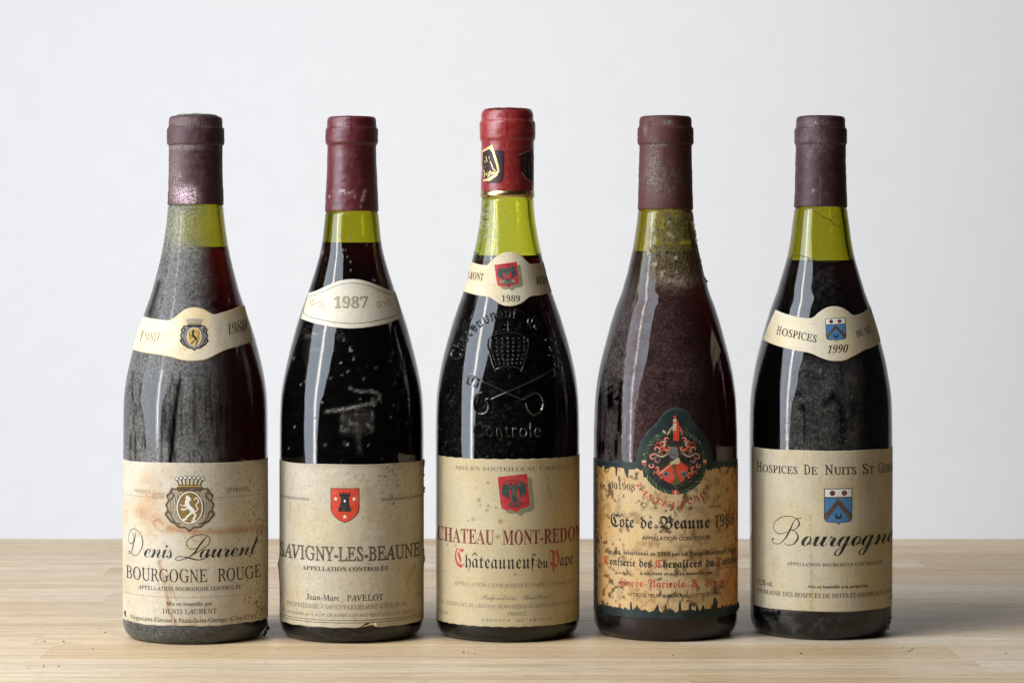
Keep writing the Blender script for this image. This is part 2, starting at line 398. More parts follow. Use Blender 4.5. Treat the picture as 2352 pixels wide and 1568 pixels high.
class Draw:
    """collects flat coloured shapes, then wraps them onto a surface as one mesh"""
    def __init__(s): s.items = []; s.lay = 0
    def poly(s, pts, mat, lay=None):
        pts = [Vector((float(x), float(y), 0)) for x, y in pts]
        tri = tessellate_polygon([pts])
        s._add(np.array([(p.x, p.y, 0) for p in pts]), [tuple(t) for t in tri], mat, lay)
    def _add(s, V, F, mat, lay=None):
        if lay is None: s.lay += 1; lay = s.lay
        s.items.append((np.array(V, float), F, mat, lay)); return s
    def ell(s, x, y, rx, ry, mat, n=28, rot=0, lay=None):
        a = np.linspace(0, 2 * math.pi, n, endpoint=False); c, q = math.cos(R_(rot)), math.sin(R_(rot))
        s.poly([(x + rx * math.cos(t) * c - ry * math.sin(t) * q, y + rx * math.cos(t) * q + ry * math.sin(t) * c) for t in a], mat, lay)
    def line(s, pts, wd, mat, sm=True, n=None, taper=False, lay=None):
        P = smooth(pts, n or max(6, 6 * len(pts))) if (sm and len(pts) > 2) else (smooth(pts, n or 12) if len(pts) == 2 else np.array(pts, float))
        T = np.gradient(P, axis=0); T /= np.maximum(np.hypot(T[:, 0], T[:, 1]), 1e-9)[:, None]
        Nn = np.stack([-T[:, 1], T[:, 0]], 1); h = np.full(len(P), wd / 2.0)
        if taper: h = h * (0.25 + 0.75 * np.sin(np.linspace(0.05, math.pi - 0.05, len(P))))
        A = P + Nn * h[:, None]; Bq = P - Nn * h[:, None]; V = np.zeros((2 * len(P), 3)); V[0::2, :2] = A; V[1::2, :2] = Bq
        F = [(2 * i, 2 * i + 1, 2 * i + 3, 2 * i + 2) for i in range(len(P) - 1)]
        s._add(V, F, mat, lay)
    def text(s, t, st, x0, x1, yb, H, mat, off=0.0, rot=0.0, arc=None, lay=None, ext=0, bev=0, sp=1.0, slant=0.0, word=1.0):
        base = ''.join(ACC[c][0] if c in ACC else c for c in t)
        V, F = glyphs(sty(base, st), off, ext, bev, sp, word); V = V.copy()
        xa, xb = V[:, 0].min(), V[:, 0].max(); kx = (x1 - x0) / (xb - xa); ky = H / caph(st)
        P = np.zeros((len(V), 3)); P[:, 0] = x0 + (V[:, 0] - xa) * kx; P[:, 1] = -V[:, 1] * ky; P[:, 2] = V[:, 2]
        parts = [(P, F)]
        for i, ch in enumerate(t):          # accents placed over their letters
            if ch in ACC:
                W1, _ = glyphs(sty(base[:i + 1], st), off, ext, bev, sp, word)
                W0 = glyphs(sty(base[:i], st), off, ext, bev, sp, word)[0] if base[:i].strip() else None
                xl = W0[:, 0].max() if W0 is not None else xa
                xm = x0 + ((xl + W1[:, 0].max()) / 2 - xa) * kx; xh = H * (1.0 if ch.isupper() else 0.72)
                a = H * 0.28; y = -xh - H * 0.10; k = ACC[ch][1]; wq = max(0.7, H * 0.11)
                segs = {'´': [((-a * .3, 0), (a * .5, -a * .7))], '`': [((a * .3, 0), (-a * .5, -a * .7))], '^': [((-a * .6, 0), (0, -a * .7)), ((0, -a * .7), (a * .6, 0))]}[k]
                for (p, q) in segs:
                    parts.append((np.array([(xm + p[0], y + p[1] - wq / 2, 0), (xm + q[0], y + q[1] - wq / 2, 0), (xm + q[0], y + q[1] + wq / 2, 0), (xm + p[0], y + p[1] + wq / 2, 0)]), [(0, 1, 2, 3)]))
        if lay is None: s.lay += 1; lay = s.lay
        for P, F in parts:
            P = P.copy()
            if slant: P[:, 0] -= P[:, 1] * slant
            if not arc and not rot: warp(P, x0, x1)
            if arc:         # (cx, cy, a, b, ang0, ang1, inside): x0..x1 runs along the ellipse
                cx, cy, a, b, a0, a1, inside = arc
                f = (P[:, 0] - x0) / (x1 - x0); ang = R_(a0) + f * R_(a1 - a0)
                rr = -P[:, 1] * (-1 if inside else 1)
                P[:, 0] = cx + (a + rr) * np.cos(ang); P[:, 1] = cy - (b + rr) * np.sin(ang)
            elif rot:
                c, q = math.cos(R_(rot)), math.sin(R_(rot)); dx = P[:, 0] - x0; dy = P[:, 1]
                P[:, 0] = x0 + dx * c + dy * q; P[:, 1] = yb - dx * q + dy * c
            else: P[:, 1] += yb
            s.items.append((P, F, mat, lay))
    def build(s, name, mapf, parent, step=11.0, flip=True, zscale=1.0, lay_h=0.000004):
        if name in ('lettering', 'rule', 'scroll_ornament') and len({i[3] for i in s.items}) > 1:      # one object per word or line
            for k in sorted({i[3] for i in s.items}):
                D = Draw(); D.items = [i for i in s.items if i[3] == k]; o = D.build(name, mapf, parent, step, flip, zscale, lay_h)
            return o
        mats = []; bm = bmesh.new(); 
        for V, F, mat, lay in s.items:
            if mat not in mats: mats.append(mat)
            mi = mats.index(mat); vs = [bm.verts.new((v[0], v[1], v[2] * zscale + lay * lay_h * 1e3)) for v in V]
            for f in F:
                try: q = bm.faces.new([vs[i] for i in f]); q.material_index = mi
                except ValueError: pass
        if 'crest' in name or 'arms' in name: step = 3.0
        ys = [v.co.y for v in bm.verts]; y = min(ys) + 10
        while y < max(ys) and 'crest' in name:
            bmesh.ops.bisect_plane(bm, geom=bm.verts[:] + bm.edges[:] + bm.faces[:], plane_co=(0, y, 0), plane_no=(0, 1, 0)); y += 10
        xs = [v.co.x for v in bm.verts]; x = min(xs) + step
        while x < max(xs):
            bmesh.ops.bisect_plane(bm, geom=bm.verts[:] + bm.edges[:] + bm.faces[:], plane_co=(x, 0, 0), plane_no=(1, 0, 0)); x += step
        me = bpy.data.meshes.new(name); bm.to_mesh(me); bm.free()
        A = np.zeros(len(me.vertices) * 3); me.vertices.foreach_get('co', A); A = A.reshape(-1, 3)
        Q = mapf(A[:, 0], A[:, 1], A[:, 2] * 1e-3)
        me.vertices.foreach_set('co', Q.astype(np.float32).ravel())
        for m in mats: me.materials.append(m)
        me.update()
        return link(name, me, parent)

PT = 0.00013      # paper thickness
def sheet(b, name, top, bot, mat, tintf, parent, step=2.3, lift=None, base_off=0.0, edge_noise=0.0):
    """paper wrapped on the bottle between two (th, z) curves"""
    q = b.R0 / b.k
    wid = np.sum(np.hypot(np.diff(top[:, 0]), 0)) * q
    nx = len(top); hgt = (top[:, 1] - bot[:, 1]).max() / b.k; ny = int(hgt / step) + 2
    w = np.linspace(0, 1, ny)[:, None]
    TH = top[None, :, 0] * (1 - w) + bot[None, :, 0] * w; Z = top[None, :, 1] * (1 - w) + bot[None, :, 1] * w
    t = np.linspace(0, 1, nx)[None, :] + 0 * TH
    ex = lift(t, w + 0 * t, TH, Z) if lift is not None else 0 * TH
    P = b.pt(TH, Z, base_off + PT + ex)
    Pb = b.pt(TH, Z, base_off - 0.00001 + ex)
    ring = [(0, j) for j in range(nx)] + [(i, nx - 1) for i in range(1, ny)] + [(ny - 1, j) for j in range(nx - 2, -1, -1)] + [(i, 0) for i in range(ny - 2, 0, -1)]
    eb = np.array([Pb[i, j] for i, j in ring]); n0 = nx * ny; m = len(ring)
    ef = []
    for a in range(m):
        c = (a + 1) % m; i, j = ring[a]; i2, j2 = ring[c]
        ef.append((i * nx + j, i2 * nx + j2, n0 + c, n0 + a))
    me = grid_mesh(name, P, flip=True, extra_faces=ef, extra_verts=eb)
    X = b.cx + (b.R(Z) / b.k) * np.sin(TH)
    U = TH * q
    Yc = HZ + (CAM_H - Z) * FOC / (b.d - b.R(Z))
    T = tintf(X, Yc, U, t, w + 0 * t)
    rb = np.array([T[i, j] * 0.8 for i, j in ring])
    cattr(me, 'tint', np.vstack([T.reshape(-1, 3), rb]))
    me.materials.append(mat)
    return link(name, me, parent)
def curve_main(b, U0, U1, vfun, step=2.3):
    q = b.R0 / b.k; U = np.linspace(U0, U1, int((U1 - U0) / step))
    return np.stack([U / q, b.zv(vfun(U))], 1)
def curve_img(b, pts, n, pre=None, post=None):
    P = smooth(pts, n); th, z = b.lift(P[:, 0], P[:, 1]); C = np.stack([th, z], 1)
    if post: C = np.vstack([C, np.array([[C[-1, 0] + (R_(post[0])) * f, C[-1, 1] + post[1] * b.k * f] for f in np.linspace(0.03, 1, 30)])])
    if pre: C = np.vstack([np.array([[C[0, 0] - R_(pre[0]) * f, C[0, 1] + pre[1] * b.k * f] for f in np.linspace(1, 0.03, 30)]), C])
    return C
def base_tint(X, Y, U, amt=0.12, seed=0, warm=(1.0, 0.93, 0.78)):
    n = fbm(U, Y, 70, seed, 4); n2 = fbm(U, Y, 14, seed + 5, 3)
    T = np.ones(X.shape + (3,)); w_ = np.array(warm)
    f = np.clip((n - 0.42) * 3.2, 0, 1)[..., None]; T = T * (1 - f) + T * w_ * f
    T *= (1 - amt * np.clip((n2 - 0.5) * 2.5, 0, 1))[..., None]
    return T
def stain_tone(T, f, col):  # blends stains and broader changes of tone into the tint
    f = np.clip(f, 0, 1)[..., None]; return T * (1 - f) + T * np.array(col) * f
def specks(X, Y, seed, s, thr):
    return sst(thr, thr + 0.08, nz(X, Y, s, seed) * 0.7 + nz(X, Y, s * 0.5, seed + 3) * 0.3)

DIRTC = (0.20, 0.195, 0.185)
def make_bottle(b, label, glassm, winem, capm, dirt_fn, cap_dirt, cap_noise=0.00012, seed=0):
    root = link('wine_bottle', None, label=label, cat='wine bottle', group='wine bottles standing in a row'); b.root = root
    root.location = (b.bx, b.by, 0)
    # --- glass: outer skin + inner skin, one closed wall
    nseg = 224; A = np.linspace(0, 2 * math.pi, nseg, endpoint=False)
    ztop = b.cap[-2][0] - 0.0008
    zl = np.concatenate([[0.0, 0.0001], 0.0001 + 0.0105 * np.sin(np.linspace(0.1, 1, 12) * math.pi / 2) ** 1.0, np.linspace(0.0125, b.zc - 0.0012, 240), np.linspace(b.zc - 0.001, ztop, 12)])
    zl = np.unique(zl)
    r = b.R(zl).copy()
    low = zl < 0.0106; f = 1 - np.clip(zl / 0.0106, 0, 1)
    r = r - 0.0065 * (1 - np.sqrt(np.clip(1 - f ** 2.2, 0, 1)))
    r = np.where(zl > b.zc - 0.0011, r - 0.00045, r)
    zi = np.linspace(0.009, ztop - 0.004, 90)
    ri = b.R(zi) - 0.0033; ri = ri - 0.007 * np.clip(1 - (zi - 0.009) / 0.008, 0, 1) ** 2
    # profile as a single loop of rings: outer bottom centre ... top, then down inside
    RR = np.concatenate([[0.0004, 0.02], r, [ri[-1] * 0.98], ri[::-1], [0.012, 0.0004]])
    ZZ = np.concatenate([[0.0022, 0.0016], zl, [ztop], zi[::-1], [0.016, 0.020]])
    RR = RR[:, None] + 0 * A[None]; ZZ = ZZ[:, None] + 0 * A[None]; AA = A[None] + 0 * RR
    P = np.stack([RR * np.sin(AA + b.thc), -RR * np.cos(AA + b.thc), ZZ], -1)
    me = grid_mesh('glass', P, wrap=True, flip=False, caps=(1, 1))
    th = (AA + math.pi) % (2 * math.pi) - math.pi
    X = b.cx + (RR / b.k) * np.sin(th); Yc = HZ + (CAM_H - ZZ) * FOC / (b.d - np.minimum(RR, b.R0) * np.cos(np.clip(th, -1.5, 1.5)))
    outer = np.zeros(RR.shape); outer[2:2 + len(zl)] = 1
    D, C = dirt_fn(X, Yc, th, ZZ); back = np.abs(th) > R_(100)
    D = np.where(back, D * 0.25, D) * outer
    wet = np.zeros(RR.shape); wet[3 + len(zl):] = 1; wet = wet * (ZZ < b.zf - 0.0002)
    fattr(me, 'wet', wet); fattr(me, 'dirt', D); cattr(me, 'dirt_color', C.reshape(-1, 3)); me.materials.append(glassm)
    g = link('glass', me, root)
    # --- wine
    zw = np.concatenate([np.linspace(0.0092, b.zf, 80)])
    rw = b.R(zw) - 0.0033 + 0.00012; rw = rw - 0.007 * np.clip(1 - (zw - 0.009) / 0.008, 0, 1) ** 2
    RW = np.concatenate([[0.0004, 0.012], rw, [rw[-1] - 0.0006, 0.006, 0.0003]]); ZW = np.concatenate([[0.0201, 0.0161], zw, [b.zf - 0.0005, b.zf - 0.0006, b.zf - 0.0006]])
    A2 = np.linspace(0, 2 * math.pi, 128, endpoint=False)
    P = np.stack([RW[:, None] * np.sin(A2), -RW[:, None] * np.cos(A2), ZW[:, None] + 0 * A2], -1)
    me = grid_mesh('wine', P, wrap=True, flip=False, caps=(1, 1)); me.materials.append(winem); link('wine', me, root)
    # --- capsule
    cp = np.array(b.cap); pts = []
    for (z0, r0), (z1, r1) in zip(cp[:-1], cp[1:]):
        n = max(2, int(math.hypot(z1 - z0, r1 - r0) / 0.0007)); 
        for i in range(n): f = i / n; pts.append((z0 + (z1 - z0) * f, r0 + (r1 - r0) * f))
    pts.append(tuple(cp[-1])); pts = np.array(pts)
    k = np.array([0.25, 0.5, 0.25]); pr = pts.copy(); pr[1:-1] = 0.25 * pts[:-2] + 0.5 * pts[1:-1] + 0.25 * pts[2:]
    AA = A[None] + 0 * pr[:, :1]; RR = pr[:, 1:2] + 0 * AA; ZZ = pr[:, 0:1] + 0 * AA
    wr = (fbm(AA * 30 + 3, ZZ * 4000, 9, seed, 4) + fbm(-AA * 30, ZZ * 4000, 17, seed + 4, 2) - 1) * 2 * cap_noise
    seam = np.abs(((AA - 6.0) + math.pi) % (2 * math.pi) - math.pi) * 0
    RR = np.maximum(RR + wr * np.clip(RR / 0.012, 0, 1) + 0.0001, 0.0001)
    P = np.stack([RR * np.sin(AA + b.thc), -RR * np.cos(AA + b.thc), ZZ + wr * 0.5], -1)
    inn = P[0].copy(); rad = np.hypot(inn[:, 0], inn[:, 1])[:, None]; inn2 = inn.copy(); inn2[:, :2] *= (rad - 0.0006) / rad
    P = np.concatenate([inn2[None], P], 0)
    me = grid_mesh('capsule', P, wrap=True, flip=False, caps=(0, 1))
    AA = np.vstack([AA[:1], AA]); RR = np.vstack([RR[:1], RR]); ZZ = np.vstack([ZZ[:1], ZZ]); th = (AA + math.pi) % (2 * math.pi) - math.pi
    X = b.cx + (RR / b.k) * np.sin(th); Yc = HZ + (CAM_H - ZZ) / b.k
    D, C = cap_dirt(X, Yc, th)
    fattr(me, 'dirt', D); cattr(me, 'dirt_color', C.reshape(-1, 3)); me.materials.append(capm)
    b.capsule = link('capsule', me, root)
    return root
def const(X, c): return np.ones(X.shape + (3,)) * np.array(c)
def mixcol(C, f, c): f = np.clip(f, 0, 1)[..., None]; return C * (1 - f) + np.array(c) * f

# ------------------------------------------------------------------ shared inks and papers
BLACK = ink('black', (0.012, 0.011, 0.010), wear=0.10)
GREYI = ink('grey_brown', (0.16, 0.13, 0.09), wear=0.35)
SOFTG = ink('soft_grey', (0.30, 0.255, 0.17), wear=0.4)
GOLD = ink('dull_gold', (0.20, 0.125, 0.028), rough=0.4, wear=0.2)
YGOLD = ink('yellow_gold', (0.52, 0.33, 0.06), wear=0.25)
WHITE = ink('pale', (0.72, 0.69, 0.60), wear=0.15)
SLATE = ink('slate', (0.17, 0.155, 0.14), wear=0.5)
ORED = ink('orange_red', (0.56, 0.045, 0.018), wear=0.12)
CRED = ink('crimson', (0.44, 0.022, 0.03), wear=0.1)
MAROON = ink('maroon', (0.17, 0.018, 0.018), wear=0.2)
FRED = ink('faded_red', (0.44, 0.040, 0.022), wear=0.18)
PINKR = ink('pale_red', (0.5, 0.16, 0.10), wear=0.4)
DGREEN = ink('bottle_green', (0.007, 0.018, 0.015), wear=0.1)
BLUE = ink('shield_blue', (0.045, 0.17, 0.36), wear=0.1)
BROWN = ink('chevron_brown', (0.085, 0.05, 0.025), wear=0.15)
SHADE = ink('printed_green_grey', (0.19, 0.20, 0.11), wear=0.25)
LEAF = ink('leaf_green', (0.04, 0.10, 0.035), wear=0.1)
GHOST = ink('ghost_ornament', (0.47, 0.43, 0.28), wear=0.3)
TEAL = ink('dark_teal', (0.03, 0.055, 0.05), wear=0.1)

def shield(D, x, y, wd, h, mat, rot=0.0, edge=None, kind=0, grow=0.0):
    """heraldic shield outline, kind 0 pointed, 1 flat with small tip"""
    a, bb = wd / 2 + grow, h / 2 + grow
    if kind == 0: P = [(-a, -bb), (a, -bb), (a, bb * 0.15), (a * .93, bb * .42), (a * .7, bb * .68), (a * .38, bb * .88), (0, bb), (-a * .38, bb * .88), (-a * .7, bb * .68), (-a * .93, bb * .42), (-a, bb * .15)]
    else: P = [(-a, -bb), (a, -bb), (a, bb * .62), (a * .93, bb * .78), (a * .75, bb * .85), (a * .25, bb * .86), (a * .1, bb * .91), (0, bb), (-a * .1, bb * .91), (-a * .25, bb * .86), (-a * .75, bb * .85), (-a * .93, bb * .78), (-a, bb * .62)]
    c, q = math.cos(R_(rot)), math.sin(R_(rot))
    D.poly([(x + u * c + v * q, y - u * q + v * c) for u, v in P], mat)
def star(D, x, y, r, mat):
    D.poly([(x + (r if i % 2 == 0 else r * .42) * math.sin(i * math.pi / 5), y - (r if i % 2 == 0 else r * .42) * math.cos(i * math.pi / 5)) for i in range(10)], mat)
def lion_crest(D, x, y, s, oval, small=False):
    """crowned cartouche with a rampant lion; s = 1 for the main label size"""
    Q = lambda u, v: (x + u * s, y + v * s)
    out = [(-24, -50), (24, -50), (30, -44), (42, -45), (44, -36), (54, -28), (50, -16), (56, -6), (52, 6), (58, 16), (50, 26), (44, 34), (36, 38), (24, 47), (10, 48), (0, 56), (-10, 48), (-24, 47), (-36, 38), (-44, 34), (-50, 26), (-58, 16), (-52, 6), (-56, -6), (-50, -16), (-54, -28), (-44, -36), (-42, -45), (-30, -44)]
    P = smooth(out + [out[0]], 90)[:-1]
    D.poly([Q(*p) for p in P], BROWN if not small else BLACK)
    D.poly([Q(p[0] * .9, p[1] * .9) for p in P], SLATE if small else SOFTG)
    for k in range(-7, 8):                       # engraved hatching
        D.line([Q(k * 6.2 - 3, -38 + abs(k)), Q(k * 6.2 + 1, 0), Q(k * 6.2 - 3, 36 - abs(k) * 2)], 1.1 * s, BLACK, lay=D.lay + 1)
    D.lay += 1
    for sx in (-1, 1):                           # scrolls
        D.line([Q(sx * 46, -38), Q(sx * 36, -30), Q(sx * 42, -18), Q(sx * 50, -12)], 4 * s, BROWN if not small else BLACK)
        D.line([Q(sx * 52, 14), Q(sx * 44, 10), Q(sx * 40, 22), Q(sx * 32, 34), Q(sx * 20, 38)], 4 * s, BROWN if not small else BLACK)
    D.ell(*Q(0, 0), 31 * s, 39 * s, BLACK); D.ell(*Q(0, 0), 29.5 * s, 37.5 * s, WHITE); D.ell(*Q(0, 0), 27 * s, 35 * s, oval)
    L = WHITE if not small else BLACK
    D.line([Q(-2, -20), Q(-6, -12), Q(-2, -2), Q(6, 6), Q(8, 14)], 9 * s, L)      # body
    D.line([Q(-8, -25), Q(-3, -22), Q(0, -16)], 8 * s, L)                           # head
    D.line([Q(-4, -10), Q(-13, -4), Q(-20, -8)], 3.4 * s, L); D.line([Q(-1, -4), Q(-10, 4), Q(-19, 3)], 3.4 * s, L)
    D.line([Q(6, 8), Q(0, 16), Q(-5, 20), Q(-10, 27), Q(-15, 27)], 4.4 * s, L); D.line([Q(8, 10), Q(13, 18), Q(9, 25), Q(10, 31), Q(4, 32)], 4.4 * s, L)
    D.line([Q(10, 10), Q(18, 4), Q(14, -6), Q(20, -14), Q(15, -22), Q(9, -18)], 2.4 * s, L)
    D.line([Q(-14, -24), Q(-20, -14), Q(-14, -2)], 1.6 * s, MAROON if not small else BLACK)
    # crown
    Q0 = Q; Q = lambda u, v: Q0(u * 1.04, v + 13)
    D.poly([Q(-25, -50), Q(25, -50), Q(27, -60), Q(-27, -60)], BROWN if not small else BLACK)
    D.poly([Q(-26, -60), Q(26, -60), Q(24, -66), Q(-24, -66)], GOLD if not small else SLATE)
    for k in range(7):
        f = (k - 3) / 3.0; D.line([Q(f * 22, -64), Q(f * 27, -76 - 2 * (1 - f * f))], 2.2 * s, BLACK, sm=False)
        D.ell(*Q(f * 28, -79 - 3 * (1 - f * f)), 4.2 * s, 4.2 * s, BLACK, n=10); D.ell(*Q(f * 28, -79 - 3 * (1 - f * f)), 2.8 * s, 2.8 * s, WHITE, n=10)
    D.line([Q(-24, -62), Q(24, -62)], 1.4 * s, YGOLD)
def eagle_shield(D, x, y, wd, h, rot):
    c, q = math.cos(R_(rot)), math.sin(R_(rot)); s = wd / 70.0
    Q = lambda u, v: (x + (u * c + v * q) * s, y + (-u * q + v * c) * s)
    def sh(dx, dy, m, g=0, r=0):
        a, bb = wd / s / 2 + g, h / s / 2 + g
        P = [(-a, -bb), (a, -bb), (a, bb * .4), (a * .95, bb * .7), (a * .7, bb * .8), (a * .3, bb * .82), (0, bb), (-a * .3, bb * .82), (-a * .7, bb * .8), (-a * .95, bb * .7), (-a, bb * .4)]
        D.poly([(Q(*p)[0] + dx, Q(*p)[1] + dy) for p in P], m)
    sh(11 * s, 9 * s, SHADE); sh(0, 0, CRED)
    T = TEAL
    D.line([Q(0, -22), Q(0, -8), Q(-1, 6), Q(0, 18)], 13 * s, T)
    D.line([Q(-2, -18), Q(-7, -26), Q(-12, -24)], 5 * s, T); D.line([Q(2, -18), Q(7, -26), Q(12, -24)], 5 * s, T)
    for sx in (-1, 1):
        D.line([Q(sx * 4, -10), Q(sx * 14, -20), Q(sx * 24, -26)], 6 * s, T)
        for j in range(5):
            D.line([Q(sx * (10 + j * 3.7), -20 - j), Q(sx * (14 + j * 3.4), -6), Q(sx * (12 + j * 3.0), 12 - j * 2.5)], 3.4 * s, T)
        D.line([Q(sx * 4, 10), Q(sx * 10, 20), Q(sx * 14, 28)], 3.4 * s, T)
        D.line([Q(sx * 10, 28), Q(sx * 18, 30)], 2.2 * s, T)
    D.line([Q(0, 14), Q(-5, 26), Q(0, 30), Q(5, 26), Q(0, 14)], 5 * s, T)
    for j in (-1, 0, 1): D.line([Q(j * 3, -10), Q(j * 4, 4)], 1.2 * s, SHADE)
    D.line([Q(-24, -32), Q(-8, -35), Q(8, -33), Q(20, -30)], 2.4 * s, MAROON)
def nuits_shield(D, x, y, wd, h, rot=0.0):
    c, q = math.cos(R_(rot)), math.sin(R_(rot)); s = wd / 62.0
    Q = lambda u, v: (x + (u * c + v * q) * s, y + (-u * q + v * c) * s)
    shield(D, x, y, wd, h, BLACK, rot, kind=1); shield(D, x, y, wd, h, BLUE, rot, kind=1, grow=-1.8 * s)
    hh = h / s / 2; a = wd / s / 2 - 1.8
    D.poly([Q(-a, -hh + 1.8), Q(a, -hh + 1.8), Q(a, -hh + 19), Q(-a, -hh + 19)], WHITE)
    D.line([Q(-a, -hh + 20), Q(a, -hh + 20)], 2.2 * s, BLACK)
    D.poly([Q(0, -hh + 21), Q(a, hh * .42), Q(a, hh * .66), Q(a * .86, hh * .72), Q(0, -hh * .10), Q(-a * .86, hh * .72), Q(-a, hh * .66), Q(-a, hh * .42)], BROWN)
    D.ell(*Q(-13, -hh + 10.5), 6 * s, 6 * s, BLACK); D.ell(*Q(-13, -hh + 10.5), 4.4 * s, 4.4 * s, MAROON, n=14)
    D.ell(*Q(13, -hh + 10.5), 6 * s, 6 * s, BLACK); D.ell(*Q(13, -hh + 10.5), 4.4 * s, 4.4 * s, MAROON, n=14)
    D.ell(*Q(0, hh * .50), 8 * s, 7.5 * s, BLACK); D.ell(*Q(0, hh * .42), 4.6 * s, 5 * s, BLUE, n=16)

# ================================================================== BOTTLE 1
b1 = Bottle(449.5, 1480, [(1470, 165), (1440, 165), (1300, 165.5), (1200, 165.5), (1053, 164.8), (960, 164.4), (916, 163.2), (889, 160.6), (862, 156.5), (834, 150.5), (807, 144), (780, 137), (752, 128.5), (725, 119), (698, 109.5), (673, 101), (650, 94.5), (628, 88.8), (600, 81.7), (568, 75), (540, 70.6), (518, 67.5), (491, 64.6), (470, 62.9), (440, 61.6), (400, 60.8), (340, 60.2), (295, 61), (266, 57)],
    [(470.5, 63.8), (430, 62.2), (390, 61.2), (345, 60.9), (334, 61.0), (332.5, 64.5), (329, 65), (298, 65), (294.5, 64.2), (293, 60.8), (275, 60.4), (271, 59.0), (268, 55), (266.5, 40), (266, 1)], 568, 470.5)
def d1(X, Y, th, z):
    deg = np.degrees(th)
    side = 1 - sst(-6, 34, deg - 6 * (fbm(X, Y, 40, 3) - .5))
    D = side * 0.72 + 0.05
    D *= 0.72 + 0.7 * fbm(X, Y, 46, 8)
    D += 0.35 * sst(1010, 1060, Y) * side
    D *= 1 - 0.75 * blob(X, Y, 362, 945, 27, 62, 4)                        # wiped patch
    D *= 1 - 0.75 * strk(X, Y, [(300, 890), (318, 930), (306, 960)], 10) * sst(.35, .6, nz(X, Y * .15, 4, 2))
    cut = strk(X, Y, [(414, 872), (408, 915), (401, 975), (396, 1040), (393, 1060)], 3.2 + 2.5 * sst(880, 990, Y))
    D *= 1 - 0.97 * np.clip(cut * 1.4, 0, 1)
    D *= 1 - 0.8 * strk(X, Y, [(389, 980), (388, 1010)], 3) - 0.0
    D *= 1 - 0.8 * strk(X, Y, [(366, 650), (356, 685), (346, 720)], 7)
    D *= 1 - 0.55 * strk(X, Y, [(352, 955), (345, 1040)], 9) * nz(X, Y * .2, 5, 7)
    D *= 1 - 0.6 * sst(.62, .8, nz(X, Y * .08, 4.5, 21)) * (Y > 850)
    neck = (Y < 572)
    D = np.where(neck, 0.62 * (1 - sst(-30, 75, deg)) + 0.34 * blob(X, Y, 395, 520, 22, 70) + .3 * blob(X, Y, 420, 480, 40, 12), D)
    D *= 1 - .5 * sst(.55, .75, nz(X, Y * .06, 3.2, 51)) * (X < 335) * sst(880, 960, Y)
    D += .5 * sst(.62, .85, nz(X, Y * .12, 3.5, 61)) * (X < 350) * sst(940, 1010, Y)
    D += 0.5 * blob(X, Y, 450, 575, 70, 18) * side
    D -= .3 * blob(X, Y, 500, 690, 40, 22) * sst(.4, .6, nz(X, Y, 8, 3))
    D = np.where(Y > 1430, 0.62 * (0.45 + fbm(X, Y, 20, 5)) * (1 - 0.6 * sst(10, 60, deg)), D)
    C = const(X, (0.125, 0.122, 0.112)); C = mixcol(C, blob(X, Y, 440, 520, 60, 45), (0.24, 0.23, 0.13))
    return np.clip(D, 0, 1), C
def c1(X, Y, th):
    D = 0.95 * blob(X, Y, 430, 452, 24, 22, 2.5) + 0.35 * blob(X, Y, 400, 400, 14, 60) + .5 * blob(X, Y, 430, 340, 45, 6) + .3 * blob(X, Y, 440, 283, 60, 9)
    D += 0.9 * blob(X, Y, 414, 405, 3, 4)
    C = const(X, (0.30, 0.25, 0.22)); C = mixcol(C, blob(X, Y, 430, 452, 34, 30), (0.72, 0.52, 0.58))
    return D, C
G1 = glass_mat('dusty_green_glass', (0.755, 0.735, 0.05), 700, speck=760, dmin=.24, dmax=.84, streak=.12)
W_RED = wine_mat('faded_red_wine', (62, 620, 800)); W_RED2 = wine_mat('brown_red_wine', (72, 640, 800)); W_DARK = wine_mat('dark_red_wine', (115, 900, 1100))
r1 = make_bottle(b1, 'grey dusty wine bottle with lion crest label and loose 1980 neck band, far left', G1, W_RED,
                 foil_mat('plum_foil_dusty', (0.058, 0.017, 0.021), (0.125, 0.075, 0.072), 0.6, .55), d1, c1, 0.00014, 1)
q1 = b1.R0 / b1.k
